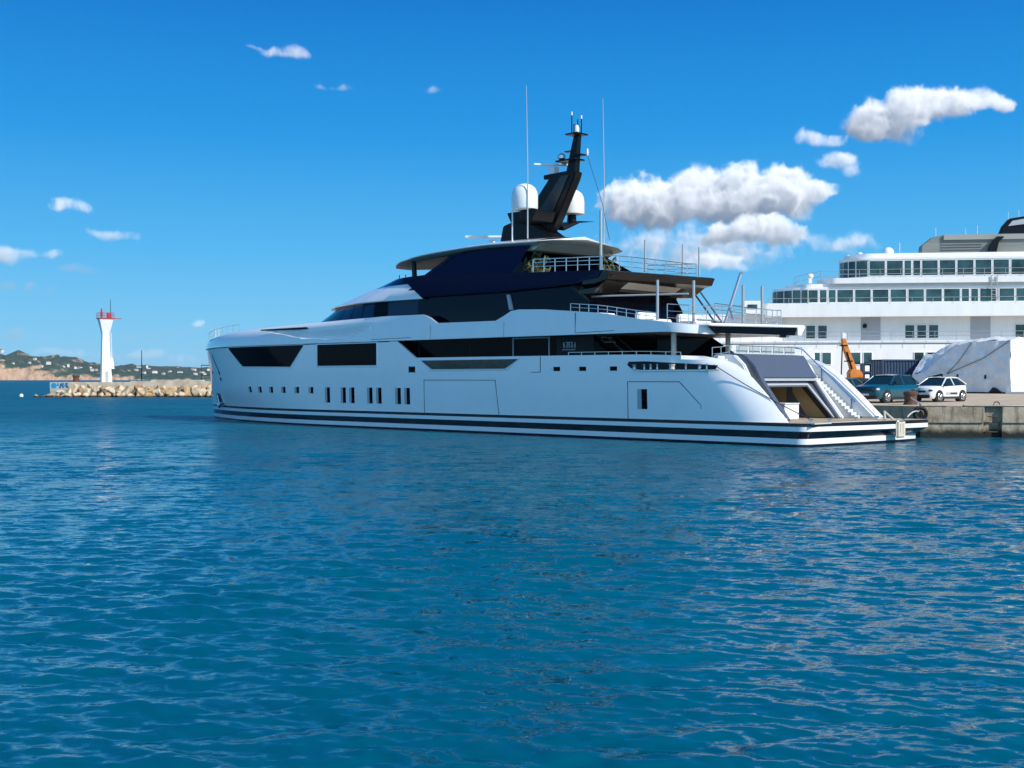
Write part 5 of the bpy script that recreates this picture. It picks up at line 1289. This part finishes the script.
for k in range(6): m.box((17.35, -.45, 10.6 + k * .36), (.5, .05, .05))
m.build('boarding_ladder', M['pole'], S_)
# low aft structures to the left of the bulwark
m = MB(); m.box((-13, 3, 8.0), (22, 5, 2.6)); m.build('aft_house', M['shipwhite'], S_, bevel=.05)
m = MB(); m.box((-4.9, .2, 9.9), (1.7, 1.4, 1.3)); m.build('deck_locker', M['shipwhite'], S_, bevel=.06)
m = MB(); m.box((-4.9, -.53, 10.0), (.9, .06, .4)); m.build('locker_window', M['shipglass'], S_)
srail([(x_, .4, 9.3) for x_ in np.arange(-12, -4, 1.3)], .9)

# ================================================================== mooring lines and fender at the stern
def ship_pt(x, y, z):
    c_, s_ = math.cos(YA), math.sin(YA); return (YO[0] + x * c_ - y * s_, YO[1] + x * s_ + y * c_, z)
def sag(p, q, d, n=14): return [tuple(p[i] + (q[i] - p[i]) * k / n - (d * 4 * (k / n) * (1 - k / n) if i == 2 else 0) for i in range(3)) for k in range(n + 1)]
m = MB(); m.tube(sag(ship_pt(4.75, 4.9, 3.72), ship_pt(.3, 3.7, 1.2), .10), .022, 5)
tag(m.build('mooring_line', M['drope']), 'thin dark line running from the bulwark slot down to the platform cleat', 'rope')
m = MB(); m.tube(sag(ship_pt(-.9, -3.3, 1.2), (21.2, 62.5, 1.35), -.12), .035, 6); m.tube([(21.2, 62.5, 1.35), (21.45, 62.7, 1.7), (22.0, 66.2, 2.0)], .035, 6)
tag(m.build('mooring_line', M['rope']), 'pale thick rope from the stern platform up to the quay edge', 'rope')
m = MB(); m.tube([ship_pt(-.8, -1.2, 1.12), ship_pt(-.6, -1.5, 1.5), ship_pt(-.7, -2.2, 1.12)], .05, 6)
tag(m.build('rope_bight', M['rope']), 'short loop of pale rope standing on the stern platform edge', 'rope')
t = thing('stern_fender', 'square cream fender pad hanging over the stern platform edge', 'fender', ship_pt(-1.0, -2.0, 0), YA)
m = MB(); m.box((-.16, 0, .66), (.18, .85, .85)); m.build('pad', mat('cream_vinyl', (.62, .56, .44), .6, var=.1), t, bevel=.07)
m = MB(); m.box((-.26, -.12, .68), (.03, .06, .5)); m.box((-.26, .14, .72), (.03, .06, .4)); m.build('lacing', M['rope'], t)
m = MB(); m.tube([(-.1, -.3, 1.05), (.2, -.3, 1.14)], .02, 5); m.tube([(-.1, .3, 1.05), (.2, .3, 1.14)], .02, 5); m.build('strap', M['rope'], t)

# ------------------------------------------------------------------ the air between here and the far hills
hm_ = bpy.data.materials.new('sea_air'); hm_.use_nodes = True; ht_ = hm_.node_tree; ht_.nodes.clear()
pv = ht_.nodes.new('ShaderNodeVolumePrincipled'); pv.inputs['Color'].default_value = (.72, .84, 1.0, 1); pv.inputs['Density'].default_value = 3.8e-5
ho = ht_.nodes.new('ShaderNodeOutputMaterial'); ht_.links.new(pv.outputs[0], ho.inputs['Volume'])
hz = MB(); hz.box((0, 8000, 69), (18800, 16900, 142)); hob = hz.build('haze', hm_); struct(hob, 'stuff')
